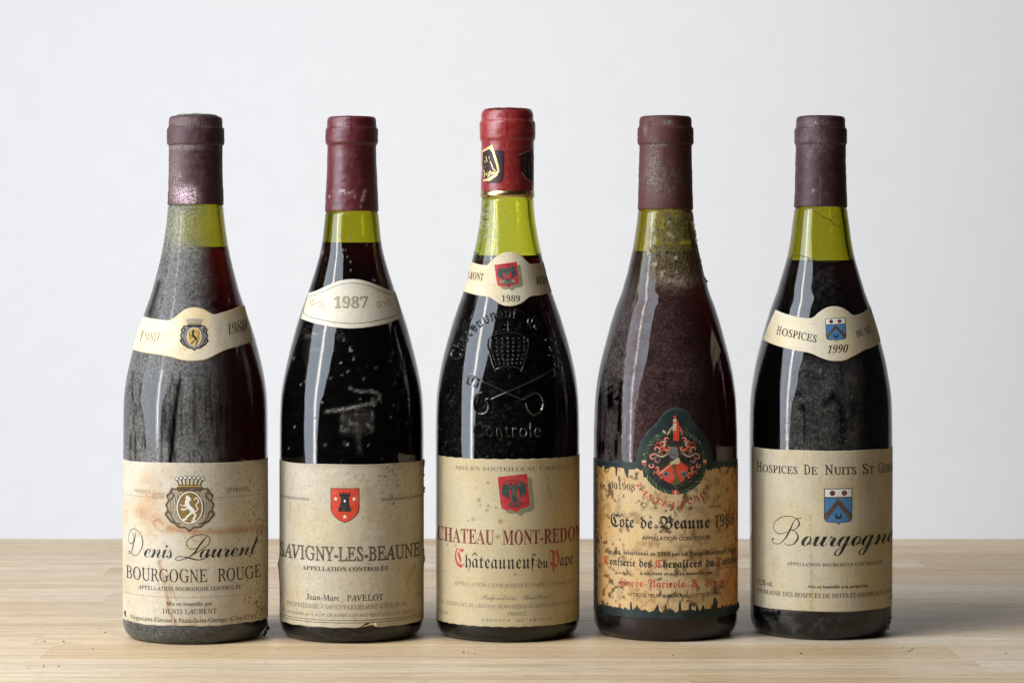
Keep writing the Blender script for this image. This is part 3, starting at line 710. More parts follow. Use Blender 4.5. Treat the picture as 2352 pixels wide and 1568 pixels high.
def t1(X, Y, U, t, w_):
    T = base_tint(X, Y, U, .10, 4, (1.0, .93, .80))
    laid = np.sin(U * 1.45) * 0.5 + 0.5
    T *= (1 - 0.13 * laid * (0.4 + fbm(U, Y, 60, 2)))[..., None]
    br = (0.80, .56, .38); n = fbm(U, Y, 22, 9)
    T = stain_tone(T, (.5 + .5 * n) * 1.1 * strk(U, Y, [(-60, 1213), (-20, 1219), (60, 1222), (190, 1220)], 8) * (U > -74), (.76, .50, .32))
    T = stain_tone(T, .8 * strk(U, Y, [(-60, 1214), (-95, 1190), (-150, 1178)], 15) * (n + .3), (.86, .64, .46)); T = stain_tone(T, .8 * strk(U, Y, [(-74, 1205), (-86, 1192), (-100, 1200), (-90, 1216), (-74, 1222)], 2), (.72, .48, .32))
    T = stain_tone(T, .95 * blob(U, Y, -108, 1150, 34, 62) * (n + .3), (.88, .64, .46)); T = stain_tone(T, .8 * blob(U, Y, -170, 1330, 50, 60) * (n + .1), (.92, .74, .56))
    T = stain_tone(T, .45 * blob(U, Y, -60, 1085, 45, 16) * (n + .2), (.92, .76, .55))
    T = stain_tone(T, .5 * blob(U, Y, -112, 1225, 34, 16) * (n + .3), (.9, .74, .6))
    for p, wd, a in (([(-85, 1290), (-70, 1340), (-63, 1380), (-62, 1400), (-45, 1432)], 5, .8), ([(-63, 1318), (-52, 1352), (-46, 1372)], 2.5, .7), ([(-12, 1395), (-4, 1440)], 9, .45), ([(-62, 1330), (-55, 1372)], 2, .6), ([(0, 1215), (-8, 1235), (0, 1245)], 3, .5)):
        T = stain_tone(T, a * strk(U, Y, p, wd) * (.55 + .6 * n), (.62, .36, .20))
    T = stain_tone(T, .62 * ((U > -101) & (U < -72) & (Y > 1131) & (Y < 1146)) * (0.6 + .4 * n), (.58, .44, .36))
    right = sst(60, 190, U)
    T = stain_tone(T, 1.0 * specks(U, Y, 5, 6, .74) * (0.35 + right), (.38, .29, .15))
    T = stain_tone(T, .5 * specks(U, Y, 15, 11, .70) * (0.2 + right), (.72, .60, .38))
    T = stain_tone(T, .35 * right * fbm(U, Y, 30, 33), (.70, .62, .42))  # mottled tone, browner towards the right
    T = stain_tone(T, .9 * blob(U, Y, 250, 1378, 9, 5) , (.12, .1, .08)); T = stain_tone(T, .8 * blob(U, Y, 160, 1245, 3, 8) + .8 * blob(U, Y, 178, 1385, 12, 3) * sst(.4, .6, nz(U, Y, 3, 2)), (.3, .22, .15))
    T = stain_tone(T, .6 * blob(U, Y, 230, 1300, 8, 6), (.3, .25, .2))
    return T
P1 = paper_mat('stained_laid_paper', (0.56, 0.505, 0.39), laid=.6, bump=.3)
top = curve_main(b1, -290, 262, lambda u: 1063 + 0.6 * np.sin(u / 40)); bot = curve_main(b1, -290, 262, lambda u: 1437 + 1.0 * np.sin(u / 23) + .7 * np.sin(u / 7))
L1 = sheet(b1, 'label', top, bot, P1, t1, r1)
M = b1.m_cyl(PT + 0.00004); WQ = b1.R0 / b1.k
def txt(parent, M, *a, name='lettering', **k):
    D = Draw(); D.text(*a, **k); return D.build(name, M, parent)
u, v = b1.u, b1.v
D = Draw(); lion_crest(D, u(436), 1165, 1.0, GOLD); D.build('crest', M, L1)
D = Draw(); D.text('PRODUCE', RMN, u(313), u(350), v(330, 1130), 7.5, GREYI, off=0.012); D.text('OF FRANCE', RMN, u(518), u(567), v(540, 1128), 7.5, BLACK, off=0.012)
D.build('lettering', M, L1)
D = Draw(); D.line([(-285, 1143), (-72, 1143)], .9, GREYI); D.line([(u(494), 1143), (258, 1143)], .9, GREYI); D.build('rule', M, L1)
D = Draw(); D.line([(-285, 1371), (258, 1371)], .9, GREYI); D.build('rule', M, L1)
D = Draw()          # signature-like script with drawn capitals
yb_ = 1282
D.text('enis', SCR, u(335), u(399), yb_, 42, BLACK, off=-.006, sp=.84); D.text('aurent', SCR, u(458), u(590), yb_ - 1, 42, BLACK, off=-.006, sp=.84)
def capD(x, y, s):
    Q = lambda a, c: (x + a * s, y + c * s)
    D.line([Q(26, -56), Q(20, -38), Q(12, -14), Q(2, -3), Q(-6, -1)], 2.4 * s, BLACK, taper=True); D.line([Q(26, -54), Q(18, -30), Q(10, -12)], 3.2 * s, BLACK, taper=True)
    D.line([Q(-6, -1), Q(-8, -6), Q(0, -8), Q(12, -2), Q(24, 0), Q(38, -8), Q(48, -24), Q(47, -42), Q(36, -55), Q(18, -60), Q(2, -54), Q(-8, -40), Q(-4, -28), Q(8, -26), Q(17, -34), Q(16, -46), Q(8, -52)], 1.6 * s, BLACK, n=90)
    D.line([Q(38, -8), Q(48, -24), Q(47, -42), Q(38, -54)], 3.2 * s, BLACK, taper=True)
def capL(x, y, s):
    Q = lambda a, c: (x + a * s, y + c * s)
    D.line([Q(48, -26), Q(30, -24), Q(22, -36), Q(32, -50), Q(56, -56), Q(72, -48), Q(70, -34), Q(54, -22), Q(38, -12), Q(22, -3), Q(4, 2), Q(-2, -2), Q(6, -7), Q(24, -4), Q(46, 1), Q(62, -2), Q(74, -12)], 1.6 * s, BLACK, n=100)
    D.line([Q(66, -52), Q(52, -34), Q(40, -16), Q(28, -6)], 3.6 * s, BLACK, taper=True); D.line([Q(8, -7), Q(26, -4), Q(46, 1), Q(58, -1)], 3 * s, BLACK, taper=True)
capD(u(303), yb_ - 1, 1.02); capL(u(407), yb_ + 2, 1.02)
D.build('script_name', M, L1)
D = Draw(); D.text('BOURGOGNE', RMN, u(294), u(475), 1336, 29, BLACK, off=0.004); D.text('ROUGE', RMN, u(498), u(596), 1336, 29, BLACK, off=0.004); D.build('lettering', M, L1)
txt(L1, M, 'APPELLATION BOURGOGNE CONTROLÉE', RMN, u(322), u(552), 1356, 8.6, BLACK, off=0.014)
txt(L1, M, 'Mis en bouteille par', RMN, u(385), u(486), 1390, 8.6, BLACK, off=0.014)
txt(L1, M, 'DENIS LAURENT', RMN, u(376), u(496), 1409, 11, BLACK, off=0.008)
txt(L1, M, "Négociant-Eleveur à Nuits-Saint-Georges (Côte-d'Or)", RMN, u(303), u(583), 1429, 10, BLACK, off=0.012)
txt(L1, M, '75cl', ITA, u(586), u(607), 1417, 12, BLACK, off=-.012)
# neck band
NB1 = paper_mat('yellowed_band_paper', (0.71, 0.62, 0.45), bump=.3, laid=.5)
top = curve_img(b1, [(322, 725), (345, 730.5), (372, 734), (386, 735), (398, 731), (410, 722), (424, 711), (440, 706), (456, 706.5), (470, 711), (484, 719), (492, 722), (505, 719), (525, 712.5), (545, 704.5), (556, 701)], 120)
bot = curve_img(b1, [(303, 802), (330, 809), (370, 815), (395, 820), (420, 827), (445, 829), (470, 826), (485, 820), (500, 812), (520, 803), (545, 795), (565, 788), (578, 784)], 120)
def tn1(X, Y, U, t, w_):
    T = base_tint(X, Y, U, .10, 24, (1.0, .90, .68))
    T = stain_tone(T, .55 * sst(.74, .9, t) * (.4 + fbm(U, Y, 20, 5)), (.45, .42, .36))  # greyer towards the right end
    T = stain_tone(T, .45 * sst(.82, .95, 1 - np.abs(w_ - .5) * 1.0 * 0 - np.minimum(w_, 1 - w_) * 6) , (.93, .80, .55))
    T = stain_tone(T, .35 * blob(t, w_, .27, .4, .05, .2) + .5 * specks(X, Y, 4, 5, .8), (.6, .5, .35)); return T
def lf1(t, w_, TH, Z): return 0.0014 * sst(.86, 1, t) * (1 - .55 * w_) + 0.00025 * (1 + np.sin(t * 30)) * sst(.6, .9, t)
n1_ = sheet(b1, 'neck_label', top, bot, NB1, tn1, r1, lift=lf1)
WQ = None; MI = b1.m_img(PT + 0.00006)
D = Draw(); lion_crest(D, 446, 773, .58, YGOLD, True); D.build('crest', MI, n1_)
txt(n1_, MI, '1980', ITA, 317, 361, 784, 25, GREYI, off=-.024, rot=-4, slant=.26)
def MI1(x, y, zo):
    return b1.m_img(PT + 0.0007)(x, y, zo + 0.0011 * sst(535, 575, x))
txt(n1_, MI1, '1980', ITA, 521, 563, 770, 25, BLACK, off=-.022, rot=16, slant=.26)

# ================================================================== BOTTLE 2
b2 = Bottle(808, 1477, [(1470, 164.5), (1440, 164.5), (1200, 165), (1053, 165), (971, 164.8), (916, 162.7), (889, 159.6), (862, 155), (834, 149), (807, 142.5), (780, 135.3), (752, 127.8), (725, 119.4), (698, 110), (670, 99.8), (641, 90.3), (618, 83.2), (600, 78), (580, 72.5), (559, 68.4), (540, 66), (518, 63.8), (486, 60.8), (450, 59), (400, 57), (340, 55), (268, 54)],
    [(485.6, 61.4), (450, 59.6), (400, 57.3), (345, 55.6), (334, 55.6), (331, 58.8), (327, 60), (300, 60), (296, 59.2), (293, 56.2), (276, 55.6), (271, 53.5), (268.6, 50), (268.2, 1)], 558, 485.6)
def d2(X, Y, th, z):
    D = 0.004 + .006 * fbm(X, Y, 30, 2)
    D = D + .65 * strk(X, Y, [(815, 896), (835, 899), (858, 899), (871, 907), (868, 918), (852, 928), (820, 933), (790, 938), (752, 945)], 3.0) * (.2 + nz(X, Y, 5, 3))
    D += .5 * strk(X, Y, [(856, 912), (850, 925), (800, 937), (775, 944)], 2.5) * nz(X, Y, 3, 5)
    jt = 7 * (fbm(X, Y, 9, 31) - .5)
    box = sst(780, 786, X + jt) * (1 - sst(850, 862, X + jt)) * sst(936, 950, Y + jt) * (1 - sst(985, 1003, Y + jt * 1.5))
    D += box * (.10 + .8 * sst(.5, .75, fbm(X, Y, 7, 4)) * sst(1010, 940, Y))
    D += .25 * strk(X, Y, [(822, 990), (826, 1040)], 5) * nz(X, Y, 4, 7)
    D += .4 * blob(X, Y, 740, 802, 20, 8) * sst(.4, .6, nz(X, Y, 5, 9)) + .35 * blob(X, Y, 742, 765, 36, 12) * sst(.45, .7, nz(X, Y, 5, 4))
    for x, y in ((895, 829), (863, 845), (835, 870), (921, 899), (912, 858), (790, 780), (676, 822), (899, 812), (792, 1017), (748, 1021), (780, 617), (858, 562), (842, 562), (905, 880)):
        D += .55 * blob(X, Y, x, y, 2.2, 2.6)
    D += .7 * specks(X, Y, 7, 7, .80) * (fbm(X, Y, 80, 7) > .5)
    D = np.where(Y > 1430, .02 + .3 * specks(X, Y, 3, 7, .78), D)
    return np.clip(D, 0, 1), const(X, (0.24, .22, .19))
def c2(X, Y, th):
    D = .9 * blob(X, Y, 790, 442, 14, 5) * sst(.4, .6, nz(X, Y, 4, 3)) + .7 * strk(X, Y, [(838, 440), (832, 462)], 4) + .95 * blob(X, Y, 828, 476, 2.6, 3) + .6 * blob(X, Y, 790, 288, 14, 5) * nz(X, Y, 3, 2)
    D += .7 * blob(X, Y, 815, 453, 2, 3) + .6 * blob(X, Y, 757, 453, 2, 3)
    return D, const(X, (.55, .42, .38))
G2 = glass_mat('clean_green_glass', (0.765, 0.75, 0.03), 720, speck=800)
r2 = make_bottle(b2, 'clean dark wine bottle with tower shield label and oval 1987 neck label', G2, W_DARK,
                 foil_mat('burgundy_foil', (0.105, 0.013, 0.018), (0.15, 0.045, 0.045), 0.42, .35, .12), d2, c2, 0.00013, 2)
def t2(X, Y, U, t, w_):
    T = base_tint(X, Y, U, .10, 14, (.98, .92, .78))
    T = stain_tone(T, .75 * sst(1100, 1062, Y + 26 * fbm(U, Y, 34, 3)) * blob(U, Y, 20, 1070, 170, 40), (.60, .38, .19))
    T = stain_tone(T, .4 * sst(60, 200, U), (.80, .73, .55)); T = stain_tone(T, .35 * sst(1200, 1440, Y), (.90, .82, .62))  # tone deepens towards the right and towards the bottom
    m = blob(U, Y, 95, 1130, 18, 60) + .5 * blob(U, Y, 70, 1100, 40, 30) + .2
    T = stain_tone(T, 1.0 * specks(U, Y, 45, 5, .72) * m, (.12, .09, .05)); T = stain_tone(T, .5 * specks(U, Y, 48, 9, .78), (.62, .55, .36))
    T = stain_tone(T, .45 * strk(U, Y, [(150, 1365), (140, 1350), (155, 1320), (175, 1310)], 3), (.5, .40, .24))
    T = stain_tone(T, .25 * blob(U, Y, 170, 1335, 30, 30) * fbm(U, Y, 12, 6) * 2, (.6, .5, .32))
    T = stain_tone(T, .4 * sst(.985, 1, t) + .4 * sst(.015, 0, t), (.3, .25, .18)); return T
top = curve_main(b2, -270, 262, lambda u: 1066 + 0.5 * np.sin(u / 30)); bot = curve_main(b2, -270, 262, lambda u: 1441 - 10.0 * np.exp(-((u - 35) / 13.0) ** 2) + .6 * np.sin(u / 9))
P2 = paper_mat('creased_cream_paper', (0.52, 0.465, 0.355), bump=.8)
def lf2(t, w_, TH, Z):
    U = TH * q1; Yv = HZ + (CAM_H - Z) * FOC / (b2.d - b2.R0)
    return 0.0005 * blob(U, Yv, -255, 1325, 60, 26) + 0.0008 * blob(U, Yv, -240, 1312, 40, 9) + .00025 * blob(U, Yv, -60, 1300, 160, 10) + .0002 * blob(U, Yv, 90, 1230, 60, 6) + .0007 * blob(U, Yv, 262, 1300, 30, 12) + .0006 * blob(U, Yv, 262, 1075, 20, 12)
L2 = sheet(b2, 'label', top, bot, P2, t2, r2, lift=lf2)
def M2(x, y, zo):
    x = np.asarray(x, float); th_ = x / (b2.R0 / b2.k)
    return b2.m_cyl(PT + 0.00006)(x, y, np.asarray(zo) + lf2(0, 0, th_, b2.zv(np.asarray(y, float))))
WQ = b2.R0 / b2.k; M = M2; u, v = b2.u, b2.v
D = Draw()
for sx in (-1, 1):
    for i in range(7):
        a = i / 6.0; x = -16 + sx * (30 + 26 * math.sin(a * 2.2)); y = 1095 + a * 95; x0_ = -16 + sx * (18 + 30 * math.sin(a * 2.4))
        D.line([(x0_, y), (x + sx * 5, y - 9), (x + sx * 10, y + 2), (x + sx * 3, y + 8), (x - sx * 2, y + 2)], 1.3, GHOST)
    D.line([(-16, 1090), (-16 + sx * 12, 1082), (-16 + sx * 24, 1092), (-16 + sx * 20, 1100)], 1.4, GHOST)
shield(D, u(792.5), 1160, 64, 79, BLACK); shield(D, u(792.5), 1160, 64, 79, ORED, grow=-1.3)
xc = u(792.5)
star(D, xc - 20.5, 1145, 5.4, WHITE); star(D, xc + 20.5, 1145, 5.4, WHITE); star(D, xc, 1186, 5.6, WHITE)
D.poly([(xc - 14, 1174), (xc + 14, 1174), (xc + 14, 1167), (xc + 11, 1162), (xc + 9, 1150), (xc + 9, 1142), (xc + 12, 1139), (xc + 12, 1130), (xc + 8, 1130), (xc + 8, 1134), (xc + 5, 1134), (xc + 4, 1129), (xc + 1.5, 1129), (xc + 1.5, 1133), (xc - 1.5, 1133), (xc - 1.5, 1129), (xc - 4, 1129), (xc - 5, 1134), (xc - 8, 1134), (xc - 8, 1130), (xc - 12, 1130), (xc - 12, 1139), (xc - 9, 1142), (xc - 9, 1150), (xc - 11, 1162), (xc - 14, 1167)], BLACK)
D.ell(xc, 1150, 2.4, 3.6, WHITE, n=10); D.line([(xc - 9, 1140), (xc + 9, 1140)], 1.0, TEAL); D.line([(xc - 6, 1147), (xc - 7, 1163)], 1.0, DGREEN)
D.build('crest', M, L2)
D = Draw()
for y in (1146.5, 1150): D.line([(-262, y), (u(714), y)], 1.1, BLACK); D.line([(u(873), y), (258, y)], 1.1, BLACK)
D.build('rule', M, L2)
D = Draw()
for y in (1424, 1429.5): D.line([(-262, y), (258, y)], 1.1, BLACK)
D.build('rule', M, L2)
OUTL = ink('outline_letter_fill', (0.115, 0.095, 0.065), wear=.3, paper=(.48, .42, .3))
D = Draw(); D.text('SAVIGNY-LES-BEAUNE', RMN, u(646) - 2, u(963), 1287, 31, BLACK, off=.020); D.text('SAVIGNY-LES-BEAUNE', RMN, u(646) - 1, u(963) - 1, 1286.6, 30.4, OUTL, off=-.006); D.build('outlined_lettering', M, L2)
txt(L2, M, 'APPELLATION CONTROLÉE', SER, u(698), u(890), 1311, 9.5, BLACK)
D = Draw(); D.text('Jean-Marc', RMN, u(707), u(781), 1379, 13, BLACK, off=0.006); D.text('PAVELOT', RMN, u(797), u(878), 1379, 13.5, BLACK, off=0.006); D.build('lettering', M, L2)
txt(L2, M, "PROPRIÉTAIRE A SAVIGNY-LES-BEAUNE (CÔTE-D'OR)", RMN, u(662), u(932), 1398, 9.5, GREYI, off=0.012)
txt(L2, M, "Mis en bouteille par B. & J.-M. DELAUNAY à L'ETANG-VERGY (Côte-d'Or) FRANCE", SAN, u(651), u(952), 1416, 8, GREYI)
D = Draw(); D.text('12% vol', SAN, u(949), u(966), 1380, 8, GREYI); D.text('75cl', SAN, u(644) - 6, u(652), 1380, 8, GREYI); D.build('lettering', M, L2)
# folded torn flap on the lower edge
fl = bpy.data.meshes.new('torn_flap'); pts = []
for (x, y), o_ in zip([(830, 1439), (850, 1430), (858, 1427.5), (862, 1429), (866, 1438), (861, 1436)], [.0002, .0012, .0020, .0022, .0006, .0010]):
    th_, z_ = b2.lift(np.array([x]), np.array([y])); pts.append(b2.pt(th_, z_, PT + o_)[0])
for (x, y), o_ in zip([(838, 1437.5), (852, 1434), (858, 1433), (861, 1436)], [.0003, .0006, .0007, .0004]):
    th_, z_ = b2.lift(np.array([x]), np.array([y])); pts.append(b2.pt(th_, z_, PT + o_)[0])
fl.from_pydata([tuple(p) for p in pts], [], [(0, 1, 7, 6), (1, 2, 8, 7), (2, 3, 5, 8), (3, 4, 5)])
mm, nt_, N_, L_, b_ = newmat('paper_underside'); b_.inputs['Base Color'].default_value = (.72, .64, .46, 1); fl.materials.append(mm); link('torn_flap', fl, L2)
top = curve_img(b2, [(708, 672.5), (725, 668), (745, 659), (765, 650), (785, 643.5), (808, 641), (830, 643), (850, 648.5), (870, 656.5), (890, 665), (909, 670)], 100)
bot = curve_img(b2, [(690.5, 731), (710, 738.5), (740, 746.5), (770, 751.5), (800, 754), (830, 753), (860, 749), (890, 742), (922.5, 729)], 100)
NB2 = paper_mat('cream_oval_paper', (0.66, 0.60, 0.475), bump=.25)
def tn2(X, Y, U, t, w_):
    T = base_tint(X, Y, U, .08, 44, (1.0, .94, .82)); T = stain_tone(T, .4 * sst(.7, 1, t), (.84, .76, .58)); T = stain_tone(T, .6 * specks(X, Y, 3, 5, .82), (.7, .62, .42))  # browner over the right third, plus specks
    return stain_tone(T, .5 * sst(.985, 1, t) + .5 * sst(.015, 0, t), (.6, .52, .4))
n2_ = sheet(b2, 'neck_label', top, bot, NB2, tn2, r2)
WQ = None; MI = b2.m_img(PT + 0.00006)
D = Draw()
D.line([(711, 680), (728, 676), (748, 667), (768, 658), (787, 652), (808, 650), (829, 652), (850, 657.5), (868, 665), (888, 673), (905, 677)], 1.0, BLACK, n=80)
D.line([(697, 714.5), (700, 721), (712, 727), (742, 735), (771, 740), (801, 742.5), (830, 741.5), (859, 737.5), (888, 731), (910, 723.5), (916, 716)], 1.2, BLACK, n=80)
D.line([(711, 680), (706, 684), (697, 714.5)], 1.0, GREYI); D.line([(905, 677), (908, 681), (916, 716)], 1.0, GREYI); D.build('border_line', MI, n2_)
D = Draw(); D.text('1987', SER, 767, 845, 707, 25, GREYI, off=.012); D.text('1987', SER, 768, 844, 706.4, 24, SOFTG, off=-.010); D.build('year', MI, n2_)
D = Draw()
for x, y, sx, r_ in ((729, 697, 1, 12), (880, 696, -1, -12)):
    c, q_ = math.cos(R_(r_)), math.sin(R_(r_))
    pp = [(-8, -1), (-10, -5), (-15, -4), (-15, 3), (-9, 5), (-3, 0), (4, -4), (11, -5), (16, 0), (14, 6), (8, 6), (7, 1), (11, 0)]
    D.line([(x + (a * c - b_y * q_), y + (a * q_ + b_y * c)) for a, b_y in [(sx * a0, b0) for a0, b0 in pp]], 1.5, PINKR, n=60)
D.build('scroll_ornament', MI, n2_)

# ================================================================== BOTTLE 3
b3 = Bottle(1165.7, 1475, [(1470, 164.5), (1440, 164.5), (1200, 165), (1025, 165), (960, 164.6), (916, 163), (889, 160.4), (862, 156.6), (834, 151.3), (807, 145), (780, 137.8), (752, 129.6), (725, 121), (698, 111.6), (670, 101.6), (645, 93.5), (615, 86), (588, 79.2), (561, 73.2), (533, 68), (506, 63.6), (479, 61), (454, 60), (400, 59.4), (330, 59), (249, 57)],
    [(454, 60.6), (400, 60.0), (345, 59.8), (325, 60.2), (320, 63), (316, 63.8), (284, 63.6), (279, 62), (277, 59.5), (262, 59), (255, 56.5), (250.5, 50), (249, 36), (248.6, 1)], 588, 454.5)
def d3(X, Y, th, z):
    deg = np.degrees(th)
    D = .035 * (1 - sst(-20, 40, deg)) + .004; D = D * (.2 + fbm(X, Y, 28, 6))
    D += .12 * specks(X, Y, 8, 6, .72) * (1 - sst(0, 60, deg))
    D += .45 * blob(X, Y, 1100, 500, 30, 40) * (.3 + nz(X, Y, 8, 3)) + .4 * blob(X, Y, 1122, 540, 16, 60) * sst(.3, .7, nz(X, Y, 5, 4)) + .5 * specks(X, Y, 18, 8, .78) * (Y < 600)
    return np.clip(D, 0, 1), mixcol(const(X, (0.12, .12, .10)), (Y < 600) * 1.0, (.30, .31, .19))
def c3(X, Y, th):
    D = .9 * (np.abs(X - 1123.5) < 1.0) * (Y > 318) + .5 * blob(X, Y, 1160, 277, 30, 4) * nz(X, Y, 3, 2)
    return D, mixcol(const(X, (.015, .008, .008)), (Y < 300) * 1.0, (.5, .2, .18))
G3 = glass_mat('pale_green_glass', (0.885, 0.885, 0.33), 720, speck=700)
r3 = make_bottle(b3, 'wine bottle with bright red capsule and papal keys embossed in its shoulder', G3, W_DARK,
                 foil_mat('bright_red_foil', (0.27, 0.019, 0.018), (0.33, 0.055, 0.05), 0.36, .3, .25), d3, c3, 0.00022, 3)
# capsule print
WQ = None; MC = b3.m_img(0.00062)
BLK2 = ink('capsule_black', (.03, .02, .022), rough=.4, wear=.15, paper=(.2, .02, .02)); GLD2 = ink('gold_foil', (.62, .45, .20), rough=.28, wear=.2, metal=1.0, paper=(.3, .1, .04))
GLD3 = ink('gold_print', (.72, .55, .24), rough=.35, wear=.15, metal=.3, paper=(.3, .1, .04))
for cx_, sgn in ((1124, 1), (1218, 1)):
    D = Draw(); X0 = cx_
    Q = lambda a, c: (min(max(X0 + a, 1108.5), 1223.5), c)
    if cx_ < 1200:
        D.poly([Q(10, 345), Q(33, 345), Q(32, 408), Q(22, 420), Q(-4, 420), Q(-10, 400)], BLK2)
        D.poly([Q(-14, 345), Q(8, 333), Q(13, 350), Q(22, 380), Q(24, 394), Q(18, 404), Q(2, 416), Q(-12, 417), Q(-15, 380)], GLD3)
        D.poly([Q(-13, 350), Q(2, 342), Q(8, 350), Q(17, 380), Q(19, 392), Q(12, 401), Q(-2, 410), Q(-12, 412), Q(-14, 380)], BLK2)
        for a, c, e, f in ((3, 370, 10, 388), (10, 388, 16, 393), (-2, 396, 14, 396), (2, 402, 12, 398), (-10, 390, -9, 408), (-6, 360, -3, 372), (4, 392, -2, 408), (-9, 400, 2, 404)):
            D.line([Q(a, c), Q(e, f)], 1.8, GLD3, sm=False)
    else:
        D.poly([Q(-28, 355), Q(-2, 344), Q(5, 340), Q(5, 415), Q(-4, 415), Q(-16, 406), Q(-22, 392)], BLK2)
        D.line([Q(-27, 356), Q(-8, 348), Q(4, 342)], 1.5, GLD3); D.line([Q(-20, 396), Q(-12, 410), Q(0, 416)], 1.6, GLD3)
        for a, c, e, f in ((-14, 362, -10, 380), (-6, 372, -4, 395), (-16, 384, -12, 398), (-2, 360, 1, 372)): D.line([Q(a, c), Q(e, f)], 1.0, GOLD, sm=False)
    D.build('capsule_crest', MC, b3.capsule, step=4)
Ar = np.linspace(0, 2 * math.pi, 160, endpoint=False)
zz = np.array([CAM_H - (y - HZ) * b3.k for y in (454.2, 453.8, 439.8, 439.4)]); rr = b3.R(zz) + np.array([.0003, .00052, .00050, .0003])
me = grid_mesh('gold_band', np.stack([rr[:, None] * np.sin(Ar), -rr[:, None] * np.cos(Ar), zz[:, None] + 0 * Ar], -1), wrap=True)
me.materials.append(GLD2); link('gold_band', me, b3.capsule)
# label
def t3(X, Y, U, t, w_):
    T = base_tint(X, Y, U, .06, 54, (1.0, .95, .84))
    T = stain_tone(T, .35 * sst(30, 90, U) * fbm(U * 1.0, Y * .1, 12, 3), (.72, .64, .46)); T = stain_tone(T, .35 * sst(70, 200, U), (.76, .66, .46))  # tone gets darker and browner to the right
    T = stain_tone(T, .5 * strk(U, Y, [(95, 1075), (98, 1120), (100, 1150)], 4) * sst(.4, .7, nz(U, Y, 8, 3)), (.4, .36, .26))
    for (x, y, r_) in ((1122, 1108, 3.2), (1102, 1148, 4.4), (1105, 1160, 3), (1123, 1161, 3.6), (1120, 1171, 3.6), (1089, 1192, 4), (1150, 1197, 5), (1144, 1232, 4.6), (1056, 1097, 2), (1140, 1165, 3), (1093, 1119, 2.2), (1025, 1310, 3), (1011, 1290, 2), (1078, 1196, 2.5), (1050, 1252, 3), (1030, 1250, 3), (1183, 1318, 3)):
        T = stain_tone(T, .75 * blob(U, Y, b3.u(x), b3.v(x, y), r_, r_, 3), (.42, .35, .18))
    T = stain_tone(T, .35 * specks(U, Y, 61, 6, .8), (.55, .46, .26)); T = stain_tone(T, .5 * blob(U, Y, 75, 1064, 10, 5), (.8, .5, .32))
    T = stain_tone(T, .4 * sst(.03, 0, t), (.6, .5, .3)); return T
P3 = paper_mat('yellow_cream_paper', (0.53, 0.445, 0.275), bump=.22)
sc3 = lambda u: 1.5 * np.abs(np.sin(u / 9.2))
top = curve_main(b3, -214, 262, lambda u: 1053 + sc3(u), step=1.8); bot = curve_main(b3, -214, 262, lambda u: 1440 - sc3(u + 5), step=1.8)
L3 = sheet(b3, 'label', top, bot, P3, t3, r3)
WQ = b3.R0 / b3.k; M = b3.m_cyl(PT + 0.00004); u, v = b3.u, b3.v
txt(L3, M, 'MIS EN BOUTEILLE AU CHATEAU', SER, u(1049), u(1310), 1081, 8.6, GREYI, off=.004)
D = Draw(); eagle_shield(D, u(1181), 1134, 66, 86, 6); D.build('crest', M, L3)
D = Draw(); D.text('CHATEAU', SER, -213, -30, 1250, 33, MAROON, off=.002); D.text('MONT-REDON', SER, -11, 264, 1250, 33, MAROON, off=.002); D.build('lettering', M, L3)
D = Draw(); D.text('C', FRK, u(1048), u(1069), 1306, 44, FRED, off=-.005); D.text('hâteauneuf', FRK, u(1071), u(1229), 1306, 35, BLACK, off=-.008)
D.ell(u(1226) + 4, 1290, 1.5, 1.8, BLACK, n=8); D.ell(u(1226) + 4, 1299, 1.5, 1.8, BLACK, n=8)
D.text('du', FRK, u(1233), u(1256), 1306, 24, BLACK, off=-.004); D.text('P', FRK, u(1258), u(1282), 1306, 42, FRED, off=-.005); D.text('ape', FRK, u(1283), u(1313), 1306, 33, BLACK, off=-.006); D.build('lettering', M, L3)
txt(L3, M, 'APPELLATION CHATEAUNEUF-DU-PAPE CONTROLÉE', RMN, u(1046), u(1313), 1348, 8.6, GREYI, off=0.008)
txt(L3, M, 'Propriétaire   Récoltant', SCR, u(1107), u(1266), 1377, 12, GREYI, off=-.008, sp=.9)
txt(L3, M, "S.A. D'EXPLOIT. DU CHÂTEAU MONT-REDON A CHÂTEAUNEUF-DU-PAPE", RMN, u(1012), u(1328), 1396, 8.2, GREYI, off=0.008)
txt(L3, M, 'FRANCE', RMN, u(1166), u(1209), 1413, 8.6, GREYI, off=0.008)
txt(L3, M, 'PRODUCE  OF  FRANCE', ITA, u(1107), u(1267), 1427, 6.2, GREYI, sp=1.35)
txt(L3, M, '12,5%vol', SER, u(1011), u(1031), 1420, 9, GREYI, off=-.01)
# neck band
NB3 = paper_mat('cream_band_paper', (0.66, 0.57, 0.40), bump=.25, laid=.4)
top = curve_img(b3, [(1085, 602), (1095, 605.5), (1108, 608.5), (1118, 608.5), (1126, 603), (1134, 594), (1144, 586.5), (1156, 581), (1169, 579), (1182, 580.5), (1194, 585.5), (1203, 592.5), (1211, 601), (1218, 606), (1230, 606), (1244, 603)], 110, pre=(45, 4), post=(45, 4))
bot = curve_img(b3, [(1068, 670), (1085, 675), (1105, 679.5), (1122, 681.5), (1134, 688), (1148, 697.5), (1160, 702), (1172, 703), (1186, 701), (1200, 695), (1212, 685), (1222, 680), (1245, 677), (1264, 671)], 110, pre=(42, 5), post=(42, 5))
def tn3(X, Y, U, t, w_):
    T = base_tint(X, Y, U, .08, 64, (1.0, .93, .78)); T = stain_tone(T, .35 * sst(1200, 1230, X), (.72, .64, .46))  # right part of the band toned browner
    for x, y, r_ in ((1136, 656, 3), (1151, 657, 3), (1140, 680, 3), (1148, 690, 3), (1105, 623, 2)): T = stain_tone(T, .6 * blob(X, Y, x, y, r_, r_), (.86, .58, .34))
    return T
